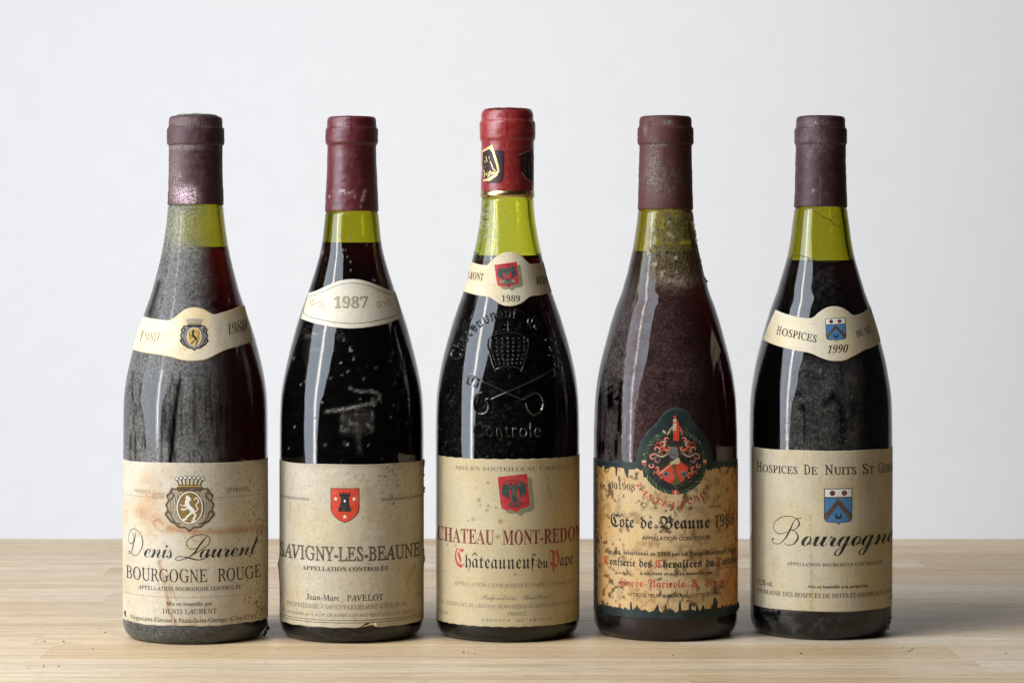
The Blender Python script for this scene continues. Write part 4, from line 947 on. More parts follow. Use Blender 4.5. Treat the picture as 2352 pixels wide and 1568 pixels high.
n3_ = sheet(b3, 'neck_label', top, bot, NB3, tn3, r3)
WQ = None; MI = b3.m_img(PT + 0.00006)
D = Draw(); eagle_shield(D, 1165, 633, 51, 57, 8); D.build('crest', MI, n3_)
txt(n3_, MI, '1989', SER, 1152, 1194, 692.5, 14, BLACK, off=-.008)
txt(n3_, MI, 'MONT', SER, 1074, 1110, 640, 17, BLACK, off=0, rot=-8)
txt(n3_, MI, 'REDO', SER, 1232, 1262, 653, 17, BLACK, off=0, rot=5)
# embossed relief in the glass
mg, nt_, N_, L_, b_ = newmat('embossed_dark_glass'); b_.inputs['Base Color'].default_value = (.008, .009, .007, 1); b_.inputs['Roughness'].default_value = .09; b_.inputs['Specular IOR Level'].default_value = .75
EZ = .55
def emb(D, name='embossing', step=6):
    D.lay = 0; D.items = [(V, F, m, 0) for V, F, m, l in D.items]; return D.build(name, b3.m_img(-0.00012), r3, step=step, zscale=1.0)
def ridge(D, pts, wd, hz=.5, sm=True):
    P = smooth(pts, max(6, 7 * len(pts))) if len(pts) > 2 and sm else smooth(pts, 8 if sm else len(pts)) if len(pts) == 2 else np.array(pts, float)
    T = np.gradient(P, axis=0); T /= np.maximum(np.hypot(T[:, 0], T[:, 1]), 1e-9)[:, None]; Nn = np.stack([-T[:, 1], T[:, 0]], 1)
    prof = [(-1, 0), (-.8, .45), (-.35, .9), (0, 1), (.35, .9), (.8, .45), (1, 0)]; V = []; F = []; k = len(prof)
    for i, p in enumerate(P):
        e = math.sin(min(1, min(i, len(P) - 1 - i) / 1.5) * math.pi / 2) if True else 1
        for a, h in prof: V.append((p[0] + Nn[i, 0] * a * wd / 2, p[1] + Nn[i, 1] * a * wd / 2, h * hz * 1.7 * (.15 + .85 * e)))
    for i in range(len(P) - 1):
        for j in range(k - 1): F.append((i * k + j, i * k + j + 1, (i + 1) * k + j + 1, (i + 1) * k + j))
    D._add(np.array(V), F, mg, 0)
def emb_text(t, st, x0, x1, y, H, arc=None, step=5):
    D = Draw(); e = .06; D.text(t, st, x0, x1, y, H, mg, off=-.03, arc=arc, bev=.05, ext=.0, sp=1.25 if arc else 1.1)
    D.items = [(np.column_stack([V[:, 0], V[:, 1], np.maximum(V[:, 2], -.01) * 17.0 * H / 24]), F, m, 0) for V, F, m, l in D.items]
    o = emb(D, step=step); o.data.polygons.foreach_set('use_smooth', np.ones(len(o.data.polygons), bool)); return o
emb_text('Chateauneuf  du  Pape', SAN, 0, 100, 0, 24, arc=(1164, 862, 112, 132, 166, 8, False))
emb_text('Contrôlé', SAN, 1087, 1243, 1003, 33)
D = Draw()      # tiara
ridge(D, [(1124, 776), (1121, 794), (1126, 815), (1133, 838), (1140, 853)], 4, .55); ridge(D, [(1212, 776), (1214, 794), (1209, 815), (1203, 838), (1196, 853)], 4, .5)
ridge(D, [(1124, 778), (1134, 770), (1152, 765), (1168, 763), (1184, 765), (1200, 770), (1212, 778)], 3, .4)
ridge(D, [(1167, 738), (1167, 763)], 3.4, .6); ridge(D, [(1159, 746), (1175, 746)], 3.4, .6); ridge(D, [(1156, 756), (1178, 756)], 3.4, .5)
for j in range(7):
    y = 778 + j * 9.6; hw_ = 42 - max(0, j - 3) * 3.4
    for i in range(-3, 4):
        x = 1168 + i * hw_ / 3.3
        ridge(D, [(x - hw_ * .09, y + abs(i) * -.8), (x + hw_ * .09, y + abs(i) * -.8)], 6, .6, sm=True); ridge(D, [(x, y - 4), (x, y + 3)], 2.2, .3)
ridge(D, [(1138, 848), (1152, 843), (1168, 841), (1184, 843), (1198, 848)], 4, .5)
emb(D)
D = Draw()      # crossed keys
ridge(D, [(1100, 872), (1130, 884), (1162, 900), (1198, 917)], 5.5, .6); ridge(D, [(1125, 918), (1160, 902), (1210, 880), (1256, 857)], 5.5, .6)
ridge(D, [(1078, 858), (1100, 871), (1095, 889), (1086, 885)], 5, .7, sm=False); ridge(D, [(1078, 858), (1073, 880), (1081, 883)], 5, .7, sm=False); ridge(D, [(1089, 866), (1084, 877)], 4, .6)
ridge(D, [(1112, 900), (1097, 905), (1091, 920), (1092, 938), (1104, 950), (1118, 946), (1123, 930), (1117, 917), (1126, 916)], 7, .8)
ridge(D, [(1200, 918), (1212, 910), (1232, 902), (1246, 918), (1244, 940), (1226, 952), (1214, 942), (1208, 925)], 7, .8)
ridge(D, [(1256, 857), (1270, 846), (1276, 862), (1264, 868)], 4.5, .6, sm=False)
o = emb(D)

# ================================================================== BOTTLE 4
b4 = Bottle(1528.5, 1473, [(1470, 164.3), (1440, 164.3), (1200, 165), (1025, 165), (960, 163.6), (916, 161.7), (889, 158.8), (862, 154.9), (834, 149.3), (807, 142.8), (780, 135.6), (752, 128), (725, 120), (698, 111), (673, 101.2), (650, 94.6), (628, 88.2), (600, 81.8), (573, 75.8), (545, 70.8), (518, 66.8), (498, 64.6), (481, 63), (440, 61), (400, 60), (340, 59), (268, 57)],
    [(481.5, 63.4), (440, 62.0), (400, 61), (345, 59.8), (333.5, 59.8), (331.5, 63.2), (328, 64), (297, 64), (293.5, 62.8), (292, 60), (276, 59.6), (270, 58), (267.5, 53), (266.9, 40), (266.8, 1)], 578, 481.5)
def d4(X, Y, th, z):
    deg = np.degrees(th); right = sst(5, 60, deg)
    D = (.18 + .40 * fbm(X, Y, 34, 12)) * (1 - .78 * right)
    D += .35 * strk(X, Y, [(1480, 680), (1464, 760), (1455, 820), (1462, 900), (1455, 990), (1450, 1040)], 17) * (.4 + nz(X, Y, 7, 5))
    D -= .35 * sst(.62, .8, nz(X, Y * .07, 4, 8)) * (X < 1440) * sst(860, 900, Y)
    D -= .5 * blob(X, Y, 1408, 905, 22, 34) * sst(.35, .65, nz(X, Y, 7, 3))
    D += .30 * blob(X, Y, 1570, 870, 26, 22) * nz(X, Y * .4, 4, 13) + .25 * blob(X, Y, 1540, 850, 60, 6)
    crust = blob(X, Y, 1550, 590, 52, 90, 4)
    n = fbm(X, Y, 16, 15, 4)
    jit = 40 * (fbm(X, Y, 24, 41) - .5); crust = blob(X + jit, Y + jit, 1552, 568, 58, 96, 5)
    cl = crust * (1.0 + 1.5 * n); tr = sst(600, 700, Y + jit)
    D = D * tr + (1 - tr) * np.where(X < 1490, .10, .55); D = np.maximum(D, cl * (1 - .45 * tr))
    D = np.where(Y < 585, D * (1 - .93 * blob(X, Y, 1478, 500, 20 + 9 * nz(X, Y, 6, 1), 26, 4)) * (1 - .93 * blob(X, Y, 1470, 563, 20, 17, 4)), D)
    D = np.where((Y < 560) & (X > 1500), D * (.28 + .9 * sst(.38, .62, n)), D)
    D = np.where(Y > 1412, .17 * (.5 + fbm(X, Y, 22, 5)) * (1 - .8 * blob(X, Y, 1400, 1440, 40, 20)), D)
    C = const(X, (.080, .040, .036)); C = mixcol(C, blob(X, Y, 1545, 560, 90, 110, 3) * (Y < 680), (.10, .078, .032))
    C = mixcol(C, .8 * blob(X, Y, 1560, 650, 40, 18), (.26, .19, .13)); C = mixcol(C, sst(.6, .8, n) * (Y < 640), (.30, .27, .16))
    C = mixcol(C, (1 - sst(-60, -20, deg)) * .5, (.17, .17, .15))
    return np.clip(D, 0, 1), C
def c4(X, Y, th):
    D = .55 * blob(X, Y, 1500, 390, 16, 60) * (.3 + fbm(X, Y, 14, 3)) + .7 * blob(X, Y, 1536, 285, 14, 6) + .5 * blob(X, Y, 1515, 335, 30, 4) + .5 * blob(X, Y, 1483, 300, 4, 14) + .35 * blob(X, Y, 1530, 420, 50, 40) * nz(X, Y, 6, 3)
    return D, const(X, (.22, .20, .17))
G4 = glass_mat('grimy_green_glass', (0.76, 0.725, 0.03), 620, speck=700, dmin=.24, dmax=.84, streak=.2)
r4 = make_bottle(b4, 'grimy wine bottle with crusted neck and torn parchment label under a round coat of arms', G4, W_RED2,
                 foil_mat('brown_red_foil', (0.080, 0.014, 0.010), (0.070, 0.040, 0.033), 0.68, .6), d4, c4, 0.00012, 4)
q4 = b4.R0 / b4.k
def vtop4(U):
    xs = [-300, -68.5, -66, -64, -56, -40, -18, -6, 12, 25, 37, 52, 64, 84, 101, 112, 114, 300]
    ys = [1062, 1062, 1047, 1040, 1013, 990, 970, 950, 939, 936, 938, 946, 968, 988, 1013, 1040, 1062, 1062]
    return np.interp(U, xs, ys)
GP = paper_mat('green_label_paper', (0.011, 0.020, 0.019), rough=.5, bump=.3)
def t4g(X, Y, U, t, w_):
    T = np.ones(X.shape + (3,)); n = fbm(U, Y, 30, 5); T *= (0.8 + 0.9 * n)[..., None]
    T = stain_tone(T, .7 * specks(U, Y, 9, 4, .78), (3.5, 3, 2.4)); T = stain_tone(T, .4 * sst(.012, 0, w_) , (4, 4, 3.6)); return stain_tone(T, .5 * sst(.4, .8, n), (1.8, 1.5, 1.3))
top = curve_main(b4, -275, 268, vtop4, step=1.2); bot = curve_main(b4, -275, 268, lambda u: 1421 + .6 * np.sin(u / 17), step=1.2)
L4 = sheet(b4, 'label', top, bot, GP, t4g, r4)
def rag(U, seed, amp):
    n = nz(U, 0 * U, 11, seed) * .5 + nz(U, 0 * U, 5, seed + 1) * .35 + nz(U, 0 * U, 2.4, seed + 2) * .25
    sp = sst(.70, .92, nz(U, 0 * U, 8, seed + 7)) * 20
    return n * amp + sp
top = curve_main(b4, -206, 262, lambda u: 1071 + rag(u, 3, 13), step=1.0); bot = curve_main(b4, -206, 262, lambda u: 1409 - rag(u, 31, 17), step=1.0)
def rags(C, s):     # ragged side ends
    return C
CP = paper_mat('burnt_parchment', (0.58, 0.375, 0.155), rough=.7, bump=.5)
def t4(X, Y, U, t, w_):
    n = fbm(U, Y, 60, 2, 4); n2 = fbm(U, Y, 16, 8, 4); T = np.ones(X.shape + (3,))
    T = stain_tone(T, 1.0 * sst(.38, .62, n) * .75, (1.0, 1.10, 1.32))
    T = stain_tone(T, .7 * blob(U, Y, 20, 1200, 120, 170, 3), (1.0, 1.14, 1.42))
    T = stain_tone(T, .7 * sst(.52, .80, n2), (.62, .56, .52)); T = stain_tone(T, .9 * sst(.60, .70, fbm(U, Y, 11, 19, 4)) * 1.0 * (.4 + .8 * sst(.35, .6, n)), (.30, .24, .20))
    T = stain_tone(T, .75 * sst(.58, .78, fbm(U * .8, Y, 26, 29, 4)), (.52, .40, .28))
    e = np.minimum(w_, 1 - w_); T = stain_tone(T, .6 * sst(.03, 0, e), (1.15, 1.15, 1.1)); T = stain_tone(T, .65 * sst(-150, -200, U) , (.95, .85, .65))
    T = stain_tone(T, .9 * sst(110, 190, U), (.90, .62, .30)); T = stain_tone(T, .7 * sst(-110, -170, U) * fbm(U, Y * .3, 20, 3) * 1.6, (.98, .78, .45)); T = stain_tone(T, .85 * sst(-193, -206, U - 10 * (nz(U * 0, Y, 7, 3) - .5)), (.10, .10, .09))
    T = stain_tone(T, .9 * strk(U, Y, [(-3, 1370), (12, 1366), (22, 1362)], 2.5) + .7 * strk(U, Y, [(8, 1370), (4, 1385)], 3), (.1, .08, .06)); return T
pr_ = sheet(b4, 'printed_panel', top, bot, CP, t4, L4, base_off=PT, step=2.0)
WQ = b4.R0 / b4.k; M = b4.m_cyl(2 * PT + 0.00005); u, v = b4.u, b4.v
D = Draw(); D.text('N', SER, u(1381), u(1388) , v(1386, 1124), 13, BLACK, off=0); D.text('o', SER, u(1389), u(1393), v(1390, 1117), 8, BLACK); D.text('001908', SER, u(1404), u(1461), v(1432, 1124.5), 14, BLACK, off=-.01); D.build('serial_number', M, L4)
xm = u(1550.5)
D = Draw(); D.text('TASTEVINAGE', ITA, 0, 100, 0, 14, FRED, off=-.002, arc=(xm, 1062, 104, 104, 209, 331, True)); D.build('lettering', M, L4)
D = Draw(); D.text('Côte', FRK, u(1406), u(1459), 1214, 30, BLACK, off=.008); D.text('de', FRK, u(1473), u(1500), 1214, 28, BLACK, off=.008); D.text('Beaune', FRK, u(1517), u(1627), 1214, 30, BLACK, off=.008); D.text('1986', SER, u(1637), u(1683), 1214, 27, BLACK, off=-.004); D.build('lettering', M, L4)
txt(L4, M, 'APPELLATION CONTROLÉE', SAN, u(1476), u(1628), 1240, 8.4, BLACK, off=.016)
txt(L4, M, 'Ce vin, sélectionné en 1988 par les Jurés-Gourmets de la', FRK, u(1396), u(1688), 1276, 10.5, BLACK, off=.01)
D = Draw()
for t_, x0, x1, m_ in (('C', 1391, 1402, FRED), ('onfrérie', 1404, 1462, BLACK), ('des', 1470, 1498, BLACK), ('C', 1506, 1522, FRED), ('hevaliers', 1523, 1609, BLACK), ('du', 1618, 1636, BLACK), ('T', 1641, 1654, FRED), ('astevin', 1655, 1690, BLACK)):
    D.text(t_, FRK, u(x0), u(x1), 1303, 19, m_, off=.008)
D.build('lettering', M, L4)
txt(L4, M, 'a été élevé et mis en bouteille par', FRK, u(1472), u(1634), 1320, 7.5, BLACK, off=.012)
D = Draw()
for t_, x0, x1 in (('Lycée', 1427, 1479), ('Agricole', 1490, 1571), ('&', 1586, 1602), ('Viticole', 1614, 1668)): D.text(t_, FRK if t_ != '&' else SER, u(x0), u(x1), 1349, 19, FRED)
D.build('lettering', M, L4)
txt(L4, M, "VITICULTEUR A BEAUNE (CÔTE-D'OR)", SAN, u(1444), u(1652), 1371, 7.6, BLACK, off=.012)
txt(L4, M, '75cl', SAN, u(1383), u(1400), 1400, 9, BLACK, off=.03)
# round coat of arms
D = Draw(); cy4 = 1060; D.ell(xm, cy4, 75, 75, DGREEN, n=72); RD = random.Random(4)
CREAM = ink('arms_cream', (.50, .40, .24), wear=.1); STEEL = ink('arms_steel', (.11, .12, .13), wear=.2); OLIVE = ink('arms_olive', (.10, .085, .03), wear=.1)
D.lay += 1
for i in range(84):
    a = i * 2 * math.pi / 84; rr_ = 68 + (i % 2) * 4; x, y = xm + rr_ * math.cos(a), cy4 + rr_ * math.sin(a)
    D.line([(x - 4 * math.sin(a) - 2 * math.cos(a), y + 4 * math.cos(a) - 2 * math.sin(a)), (x + 3 * math.sin(a) + 2 * math.cos(a), y - 3 * math.cos(a) + 2 * math.sin(a))], 2.2, LEAF if i % 5 else SHADE, sm=False, lay=D.lay)
D.ell(xm, cy4, 63, 63, BLACK, n=64)
for a, m_ in ((90, CREAM), (86, FRED), (94, FRED), (180, CREAM), (176, FRED), (0, CREAM), (4, FRED)):
    a = R_(a); D.line([(xm + 65 * math.cos(a), cy4 + 65 * math.sin(a)), (xm + 75 * math.cos(a), cy4 + 75 * math.sin(a))], 5.5, m_, sm=False)
for sx in (-1, 1):                                # mantling scrolls
    for j, (px, py, r_) in enumerate([(16, -32, 8), (30, -42, 9), (42, -28, 9), (28, -20, 9), (50, -10, 8), (38, -4, 9), (52, 8, 7), (42, 16, 8), (34, 30, 8), (46, 28, 6), (20, -50, 6), (26, 6, 6)]):
        m_ = [ORED, CREAM, ORED, OLIVE, ORED, STEEL][j % 6]; x, y = xm + sx * px, cy4 + py
        P = [(x + sx * r_ * (1 - k_ / 11) * math.cos(k_ * .62 + j), y + r_ * (1 - k_ / 11) * math.sin(k_ * .62 + j)) for k_ in range(9)]
        D.line(P, 4.6, m_, taper=True); D.line(P, 1.2, CREAM if m_ is ORED else ORED)
    D.line([(xm + sx * 8, cy4 - 34), (xm + sx * 24, cy4 - 30), (xm + sx * 36, cy4 - 44), (xm + sx * 46, cy4 - 38)], 3.2, ORED, taper=True)
    D.line([(xm + sx * 12, cy4 - 22), (xm + sx * 30, cy4 - 12), (xm + sx * 48, cy4 - 20)], 3, CREAM, taper=True)
    D.line([(xm + sx * 30, cy4 + 4), (xm + sx * 40, cy4 + 22), (xm + sx * 28, cy4 + 40)], 3.4, ORED, taper=True)
D.ell(xm - 4, cy4 - 20, 11, 13, STEEL); D.line([(xm - 12, cy4 - 18), (xm + 2, cy4 - 14)], 1.6, BLACK); D.ell(xm - 4, cy4 - 30, 8, 5, STEEL)
D.poly([(xm - 36, cy4 - 2), (xm + 32, cy4 - 2), (xm + 32, cy4 + 18), (xm + 20, cy4 + 44), (xm - 2, cy4 + 56), (xm - 24, cy4 + 44), (xm - 36, cy4 + 18)], BLACK)
D.poly([(xm - 34, cy4 + 22), (xm - 8, cy4), (xm + 12, cy4), (xm + 30, cy4 + 14), (xm + 19, cy4 + 43), (xm - 2, cy4 + 54), (xm - 23, cy4 + 43)], ORED)
D.poly([(xm - 10, cy4 - 2), (xm + 10, cy4 - 2), (xm + 10, cy4 + 50), (xm - 2, cy4 + 55), (xm - 10, cy4 + 51)], OLIVE)
D.poly([(xm - 13, cy4 + 3), (xm + 6, cy4 - 11), (xm + 11, cy4 - 3), (xm + 8, cy4 + 5), (xm - 6, cy4 + 5)], CREAM)
D.line([(xm - 36, cy4 + 28), (xm + 4, cy4 - 6)], 2.0, CREAM, sm=False)
for sx in (-1, 1): D.ell(xm - 1 + sx * 20, cy4 + 28, 6.5, 7, STEEL, n=14); D.ell(xm - 1 + sx * 20, cy4 + 28, 3, 3.4, BLACK, n=10)
# figure standing above the ring
D.line([(xm + 1, cy4 - 92), (xm + 1, cy4 - 76), (xm + 2, cy4 - 58), (xm + 1, cy4 - 48)], 13, ORED); D.line([(xm - 1, cy4 - 88), (xm - 3, cy4 - 72)], 8, CREAM)
D.line([(xm + 8, cy4 - 82), (xm + 15, cy4 - 70), (xm + 13, cy4 - 62)], 3.4, ORED); D.ell(xm - 1, cy4 - 95, 4.2, 5, CREAM, n=12); D.line([(xm - 1, cy4 - 106), (xm - 1, cy4 - 98)], 5, ORED)
D.line([(xm - 18, cy4 - 62), (xm - 10, cy4 - 76), (xm - 6, cy4 - 80)], 2.4, CREAM); D.line([(xm - 28, cy4 - 72), (xm - 22, cy4 - 66)], 4, CREAM); D.line([(xm + 24, cy4 - 80), (xm + 28, cy4 - 66)], 2, OLIVE)
D.lay_h = 1
D.build('coat_of_arms', b4.m_cyl(2 * PT + 0.00002), L4, step=9, lay_h=0.0000012)
# ================================================================== BOTTLE 5
b5 = Bottle(1885, 1470, [(1466, 161.5), (1440, 161.5), (1200, 162.8), (1025, 163.2), (960, 162.8), (916, 161.2), (889, 158.4), (862, 154), (834, 149), (807, 142.7), (780, 135.7), (752, 128), (725, 119.8), (698, 111), (673, 101.6), (650, 94.6), (628, 87.8), (600, 79.6), (580, 75), (559, 71), (540, 68.2), (518, 65.4), (498, 62.6), (476, 60), (440, 58.6), (400, 57.6), (340, 56), (268, 54)],
    [(476, 60.6), (440, 59.2), (400, 58.2), (345, 56.8), (334, 56.8), (331, 59.2), (327, 60), (300, 60), (296, 58.8), (294, 56.2), (276, 55.6), (270.5, 54), (268, 50), (266.5, 38), (266, 1)], 599, 476)
def d5(X, Y, th, z):
    deg = np.degrees(th)
    reg = sst(1806, 1822, X + 8 * (nz(X * 0, Y, 30, 3) - .5) + (Y - 850) * .12) * sst(800, 850, Y) * (1 - .55 * sst(1990, 2030, X))
    reg = reg * (1 - .9 * sst(1960, 1990, X))
    D = .010 + reg * (.16 + .26 * fbm(X, Y, 26, 4)) + .15 * blob(X, Y, 1885, 640, 50, 80) * nz(X, Y, 8, 2) + .07 * sst(20, 55, deg)
    D *= 1 - .9 * strk(X, Y, [(1895, 925), (1912, 905), (1928, 930), (1936, 975), (1930, 1010)], 9) * sst(.2, .5, nz(X, Y, 9, 4) + .2)
    D *= 1 - .8 * blob(X, Y, 1835, 905, 14, 8); D *= 1 - .9 * blob(X, Y, 1843, 935, 8, 12); D *= 1 - .9 * strk(X, Y, [(1848, 930), (1849, 1015)], 1.8)
    D *= 1 - .95 * strk(X, Y, [(1931, 835), (1934, 885)], 1.8); D *= 1 - .9 * strk(X, Y, [(1932, 1000), (1934, 1010)], 1.6); D *= 1 - .85 * strk(X, Y, [(1962, 900), (1958, 980)], 11) * nz(X, Y * .3, 6, 8)
    D += .3 * blob(X, Y, 1900, 895, 16, 8) * nz(X, Y, 4, 3) + .5 * specks(X, Y, 27, 5, .78) * reg
    D *= 1 - .9 * blob(X, Y, 1774, 780, 40, 400, 4) * 0
    D = np.where(Y < 605, .06 * nz(X, Y, 12, 3), D)
    D = np.where(Y > 1405, .05 + .35 * specks(X, Y, 33, 9, .66) * blob(X, Y, 1850, 1440, 130, 30), D)
    return np.clip(D, 0, 1), const(X, (.12, .112, .10))
def c5(X, Y, th):
    D = .5 * blob(X, Y, 1880, 285, 36, 6) * nz(X, Y, 3, 5) + .95 * blob(X, Y, 1868, 439, 2.4, 2.8) + .25 * blob(X, Y, 1885, 330, 50, 20) * nz(X, Y, 5, 2)
    return D, const(X, (.42, .34, .32))
G5 = glass_mat('olive_green_glass', (0.765, 0.75, 0.03), 720, speck=640, streak=.2)
r5 = make_bottle(b5, 'dark wine bottle with blue chevron shield labels and 1990 neck band, far right', G5, W_DARK,
                 foil_mat('dark_plum_foil', (0.045, 0.013, 0.015), (0.075, 0.042, 0.04), 0.55, .45, .05), d5, c5, 0.00015, 5)
def t5(X, Y, U, t, w_):
    T = base_tint(X, Y, U, .08, 74, (1.0, .93, .78)); laid = np.sin(U * 1.25) * .5 + .5
    T *= (1 - 0.07 * laid * (0.3 + fbm(U, Y, 50, 7)))[..., None]
    T = stain_tone(T, .45 * sst(60, 180, U) * (.4 + fbm(U, Y, 40, 5)), (.78, .70, .50)); T = stain_tone(T, .35 * sst(-140, -206, U), (.74, .62, .40))  # both sides toned browner than the middle
    T = stain_tone(T, .7 * strk(U, Y, [(-22, 1185), (-21, 1300), (-21, 1400)], 1.4) * sst(.35, .6, nz(U, Y, 4, 3)) , (.5, .4, .25))
    T = stain_tone(T, .3 * strk(U, Y, [(-20, 1280), (-18, 1400)], 6), (.72, .58, .36)); T = stain_tone(T, .4 * specks(U, Y, 83, 6, .80), (.6, .5, .3))
    T = stain_tone(T, .9 * blob(U, Y, 225, 1240, 12, 16) * (.3 + nz(U, Y, 5, 4)), (.16, .11, .06)); T = stain_tone(T, .5 * blob(U, Y, 215, 1265, 10, 20), (.5, .38, .2))
    T = stain_tone(T, .3 * blob(U, Y, 115, 1110, 14, 40), (.55, .48, .34)); return stain_tone(T, .4 * sst(.02, 0, t), (.6, .5, .3))
P5 = paper_mat('warm_laid_paper', (0.565, 0.50, 0.355), laid=.7, bump=.3)
top = curve_main(b5, -207, 258, lambda u: 1034.5 + .5 * np.sin(u / 25)); bot = curve_main(b5, -207, 258, lambda u: 1404 + .5 * np.sin(u / 30))
L5 = sheet(b5, 'label', top, bot, P5, t5, r5)
WQ = b5.R0 / b5.k; M = b5.m_cyl(PT + 0.00004); u, v = b5.u, b5.v
D = Draw()
for wd_, x0, x1 in (('OSPICES', 1756, 1834), ('UITS', 1914, 1963), ('E', 1864, 1878), ('T', 1992, 2002)):
    D.text(wd_, RMN, u(x0), u(x1), 1089, 16.5, BLACK, off=.016)
for wd_, x0, x1 in (('H', 1743, 1755), ('D', 1848, 1862), ('N', 1894, 1912), ('S', 1977, 1990)):
    D.text(wd_, RMN, u(x0), u(x1), 1089, 22, BLACK, off=.012)
D.text('G', RMN, u(2012), u(2023), 1089, 22, BLACK, off=.012); D.text('EORGES', RMN, u(2024) + 2, 246, 1089, 16.5, BLACK, off=.016)
D.build('lettering', M, L5)
D = Draw(); nuits_shield(D, u(1924), 1163, 64, 84); D.build('crest', M, L5)
D = Draw()
def capB(x, y, s):
    Q = lambda a, c: (x + a * s, y + c * s)
    D.line([Q(78, -66), Q(62, -60), Q(52, -40), Q(40, -18), Q(26, -4), Q(10, -1), Q(0, -8), Q(6, -14)], 1.7 * s, BLACK, n=70)
    D.line([Q(60, -58), Q(52, -40), Q(40, -18), Q(28, -6)], 4.0 * s, BLACK, taper=True); D.ell(*Q(4, -12), 2.6 * s, 2.6 * s, BLACK, n=10)
    D.line([Q(44, -32), Q(30, -26), Q(14, -28), Q(6, -38), Q(12, -54), Q(32, -66), Q(54, -68), Q(70, -60), Q(72, -48), Q(62, -38), Q(50, -36), Q(62, -34), Q(70, -22), Q(62, -6), Q(46, 0), Q(36, -4)], 1.7 * s, BLACK, n=110)
    D.line([Q(68, -62), Q(73, -52), Q(66, -40)], 3.6 * s, BLACK, taper=True); D.line([Q(64, -32), Q(70, -20), Q(62, -6), Q(52, -1)], 4.0 * s, BLACK, taper=True)
capB(u(1775) + 2, 1254, .98); D.text('ourgogne', SCR, u(1842), u(2047) + 8, 1254, 48, BLACK, off=-.006, sp=.84); D.build('script_name', M, L5)
txt(L5, M, 'APPELLATION BOURGOGNE CONTROLÉE', SER, u(1811), u(2022), 1300, 7.6, BLACK, off=.0, sp=1.2)
txt(L5, M, '12,5% vol.', SAN, u(1744), u(1778), 1353, 13, BLACK, off=.01)
txt(L5, M, 'Mis en bouteille à la propriété', SER, u(1857), u(1989), 1350, 6.6, BLACK, off=.012)
D = Draw(); D.text('DOMAINE DES HOSPICES DE NUITS-ST-GEORGES', RMN, u(1743), u(2022), 1372, 9.6, BLACK, off=0.012); D.text("(CÔTE-D'OR)", RMN, u(2024) + 3, 246, 1372, 9.6, BLACK, off=0.012); D.build('lettering', M, L5)
D = Draw(); D.text('FRANCE', SER, 205, 246, 1389, 8, BLACK, off=-.004); D.text('75cl', SAN, 222, 240, 1352, 11, BLACK); D.build('lettering', M, L5)
NB5 = paper_mat('cream_medallion_paper', (0.67, 0.585, 0.42), bump=.25, laid=.5)
top = curve_img(b5, [(1781, 711), (1800, 719), (1825, 726), (1850, 730), (1862, 730.5), (1870, 727), (1880, 718), (1895, 708), (1912, 703.3), (1930, 705), (1945, 712.5), (1957, 722), (1966, 723.5), (1980, 719), (1990, 712)], 120, post=(40, 16))
bot = curve_img(b5, [(1752.5, 780), (1775, 790), (1800, 798), (1835, 806), (1862, 811), (1885, 821), (1905, 827.5), (1922, 829), (1942, 827), (1962, 817), (1985, 804), (2005, 796), (2018, 788)], 120, post=(38, 16))
def tn5(X, Y, U, t, w_):
    T = base_tint(X, Y, U, .07, 94, (1.0, .93, .78)); T = stain_tone(T, .45 * sst(1950, 2010, X), (.74, .64, .46)); T = stain_tone(T, .35 * blob(X, Y, 1765, 770, 18, 14), (.88, .7, .42))  # band toned browner to the right; yellowed spot at the left end
    return stain_tone(T, .4 * specks(X, Y, 97, 6, .8), (.74, .64, .42))
n5_ = sheet(b5, 'neck_label', top, bot, NB5, tn5, r5)
WQ = None; MI = b5.m_img(PT + 0.00006)
D = Draw(); D.text('H', RMN, 1783, 1793, 767, 19, BLACK, off=.014, rot=-12); D.text('OSPICES', RMN, 1795, 1876, 769.5, 16, BLACK, off=.016, rot=-12); D.build('lettering', MI, n5_)
D = Draw(); nuits_shield(D, 1919.5, 757, 46, 54, 3); D.build('crest', MI, n5_)
txt(n5_, MI, '1990', ITA, 1899, 1945, 811, 17, BLACK, off=-.008, rot=3, slant=.28)
D = Draw(); D.text('DE', SER, 1969, 1985, 775, 15, BLACK, off=-.004, rot=22); D.text('NU', SER, 1990, 2005, 768, 16, BLACK, off=-.004, rot=24); D.build('lettering', MI, n5_)
# dark thread of sediment inside the neck
def tube(b, pts, rad, name, mat, parent, off):
    P = smooth(pts, 50); th_, z_ = b.lift(P[:, 0], P[:, 1]); Q = b.pt(th_, z_, off)
    A6 = np.linspace(0, 2 * math.pi, 6, endpoint=False); T = np.gradient(Q, axis=0); T /= np.linalg.norm(T, axis=1)[:, None]
    nrm = np.stack([np.sin(th_ + b.thc), -np.cos(th_ + b.thc), 0 * z_], 1); bi = np.cross(T, nrm)
    G = Q[:, None] + rad * (np.cos(A6)[None, :, None] * nrm[:, None] + np.sin(A6)[None, :, None] * bi[:, None])
    me = grid_mesh(name, G, wrap=True); me.materials.append(mat); return link(name, me, parent)
tm, nt_, N_, L_, b_ = newmat('olive_thread'); b_.inputs['Base Color'].default_value = (.05, .05, .012, 1)
tube(b5, [(1866, 478), (1880, 492), (1895, 500), (1906, 505), (1915, 515), (1926, 520), (1930, 514)], .00024, 'sediment_thread', tm, r5, .0001)
tube(b5, [(1906, 505), (1916, 498), (1930, 496), (1938, 499)], .00018, 'sediment_thread', tm, r5, .0001)
tube(b5, [(1812, 592), (1822, 587), (1834, 586), (1850, 590), (1870, 597), (1895, 600), (1925, 602)], .00022, 'sediment_thread', tm, r5, .0001)

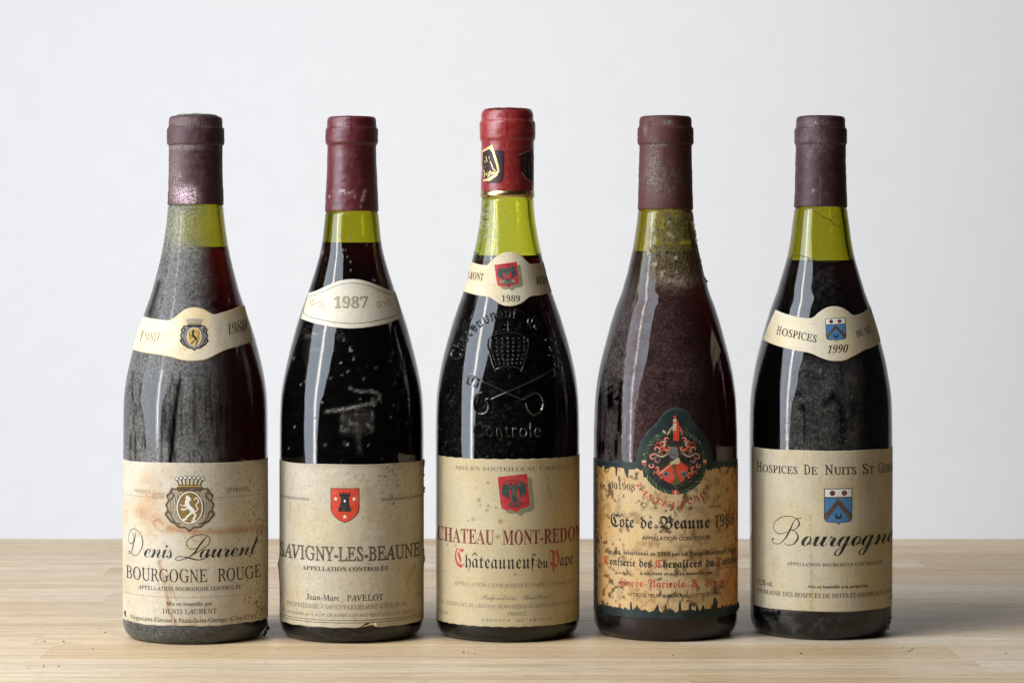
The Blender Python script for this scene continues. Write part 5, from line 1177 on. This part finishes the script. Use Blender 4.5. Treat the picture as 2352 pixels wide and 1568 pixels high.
# ------------------------------------------------------------------ crust, scraps and mould caught on the bottles
gm, nt_, N_, L_, b_ = newmat('cellar_crust'); b_.inputs['Roughness'].default_value = .95
L_.new(mixc(nt_, rng(nt_, noise(nt_, 900, 3), .4, .6), (.02, .017, .013), (.10, .085, .06)), b_.inputs['Base Color'])
def crust(b, spots, name, parent, seed, mat=gm):
    rd = random.Random(seed); bm = bmesh.new()
    for X, Yp, s in spots:
        th_, z_ = b.lift(np.array([X]), np.array([Yp])); p = b.pt(th_, z_, s * .3)[0]
        r = bmesh.ops.create_icosphere(bm, subdivisions=2, radius=s)
        for v_ in r['verts']:
            v_.co = v_.co * rd.uniform(.6, 1.3); v_.co.z *= 1.3; v_.co += Vector(p)
    me = bpy.data.meshes.new(name); bm.to_mesh(me); bm.free(); me.materials.append(mat); return link(name, me, parent, kind='stuff')
crust(b1, [(613, 1442, .0011), (612, 1432, .0007), (609, 1450, .0010), (612, 1425, .0006), (614, 1437, .0006), (606, 1456, .0008), (289, 1405, .0009), (289, 1412, .0006), (390, 448, .0004), (388, 445, .0003)], 'crust', r1, 1)
crust(b2, [(972, 1062, .0007), (973, 1128, .0006), (973, 1120, .0007), (972, 1090, .0007), (972, 1082, .0005), (973, 1285, .0007), (972, 1262, .0006)], 'crust', r2, 2)
crust(b4, [(1622, 646, .0007), (1619, 640, .0005), (1692, 1388, .0013), (1694, 1393, .0011), (1690, 1398, .0010), (1366, 1222, .0005), (1692, 1205, .0005), (1692, 1240, .0006), (1398, 1080, .0005)], 'crust', r4, 3)
crust(b5, [(2044, 1418, .0006), (2043, 1428, .0005), (2040, 1442, .0006), (1858, 598, .0004), (1866, 600, .0005), (1874, 601, .0004)], 'crust', r5, 4)
rd = random.Random(5)
crust(b4, [(1548 + rd.gauss(0, 26), 560 + rd.gauss(0, 42), rd.uniform(.00015, .0005)) for _ in range(150)] + [(1520 + rd.gauss(0, 34), 690 + rd.gauss(0, 40), rd.uniform(.0001, .0003)) for _ in range(60)], 'crust', r4, 6, gm)
mo, nt_, N_, L_, b_ = newmat('green_mould'); b_.inputs['Roughness'].default_value = .95
L_.new(mixc(nt_, rng(nt_, noise(nt_, 500, 4), .42, .58), (.16, .33, .15), (.20, .15, .13)), b_.inputs['Base Color'])
bm = bmesh.new(); zt = b1.cap[-1][0]
r = bmesh.ops.create_icosphere(bm, subdivisions=4, radius=1)
for v_ in r['verts']:
    n = float(fbm(np.array([v_.co.x * 30]), np.array([v_.co.y * 30]), 9, 3)[0])
    v_.co = Vector((v_.co.x * .0118 + .0006, v_.co.y * .0118, v_.co.z * .0012 * (.5 + n) + zt))
me = bpy.data.meshes.new('mould'); bm.to_mesh(me); bm.free(); me.materials.append(mo); link('mould', me, r1)
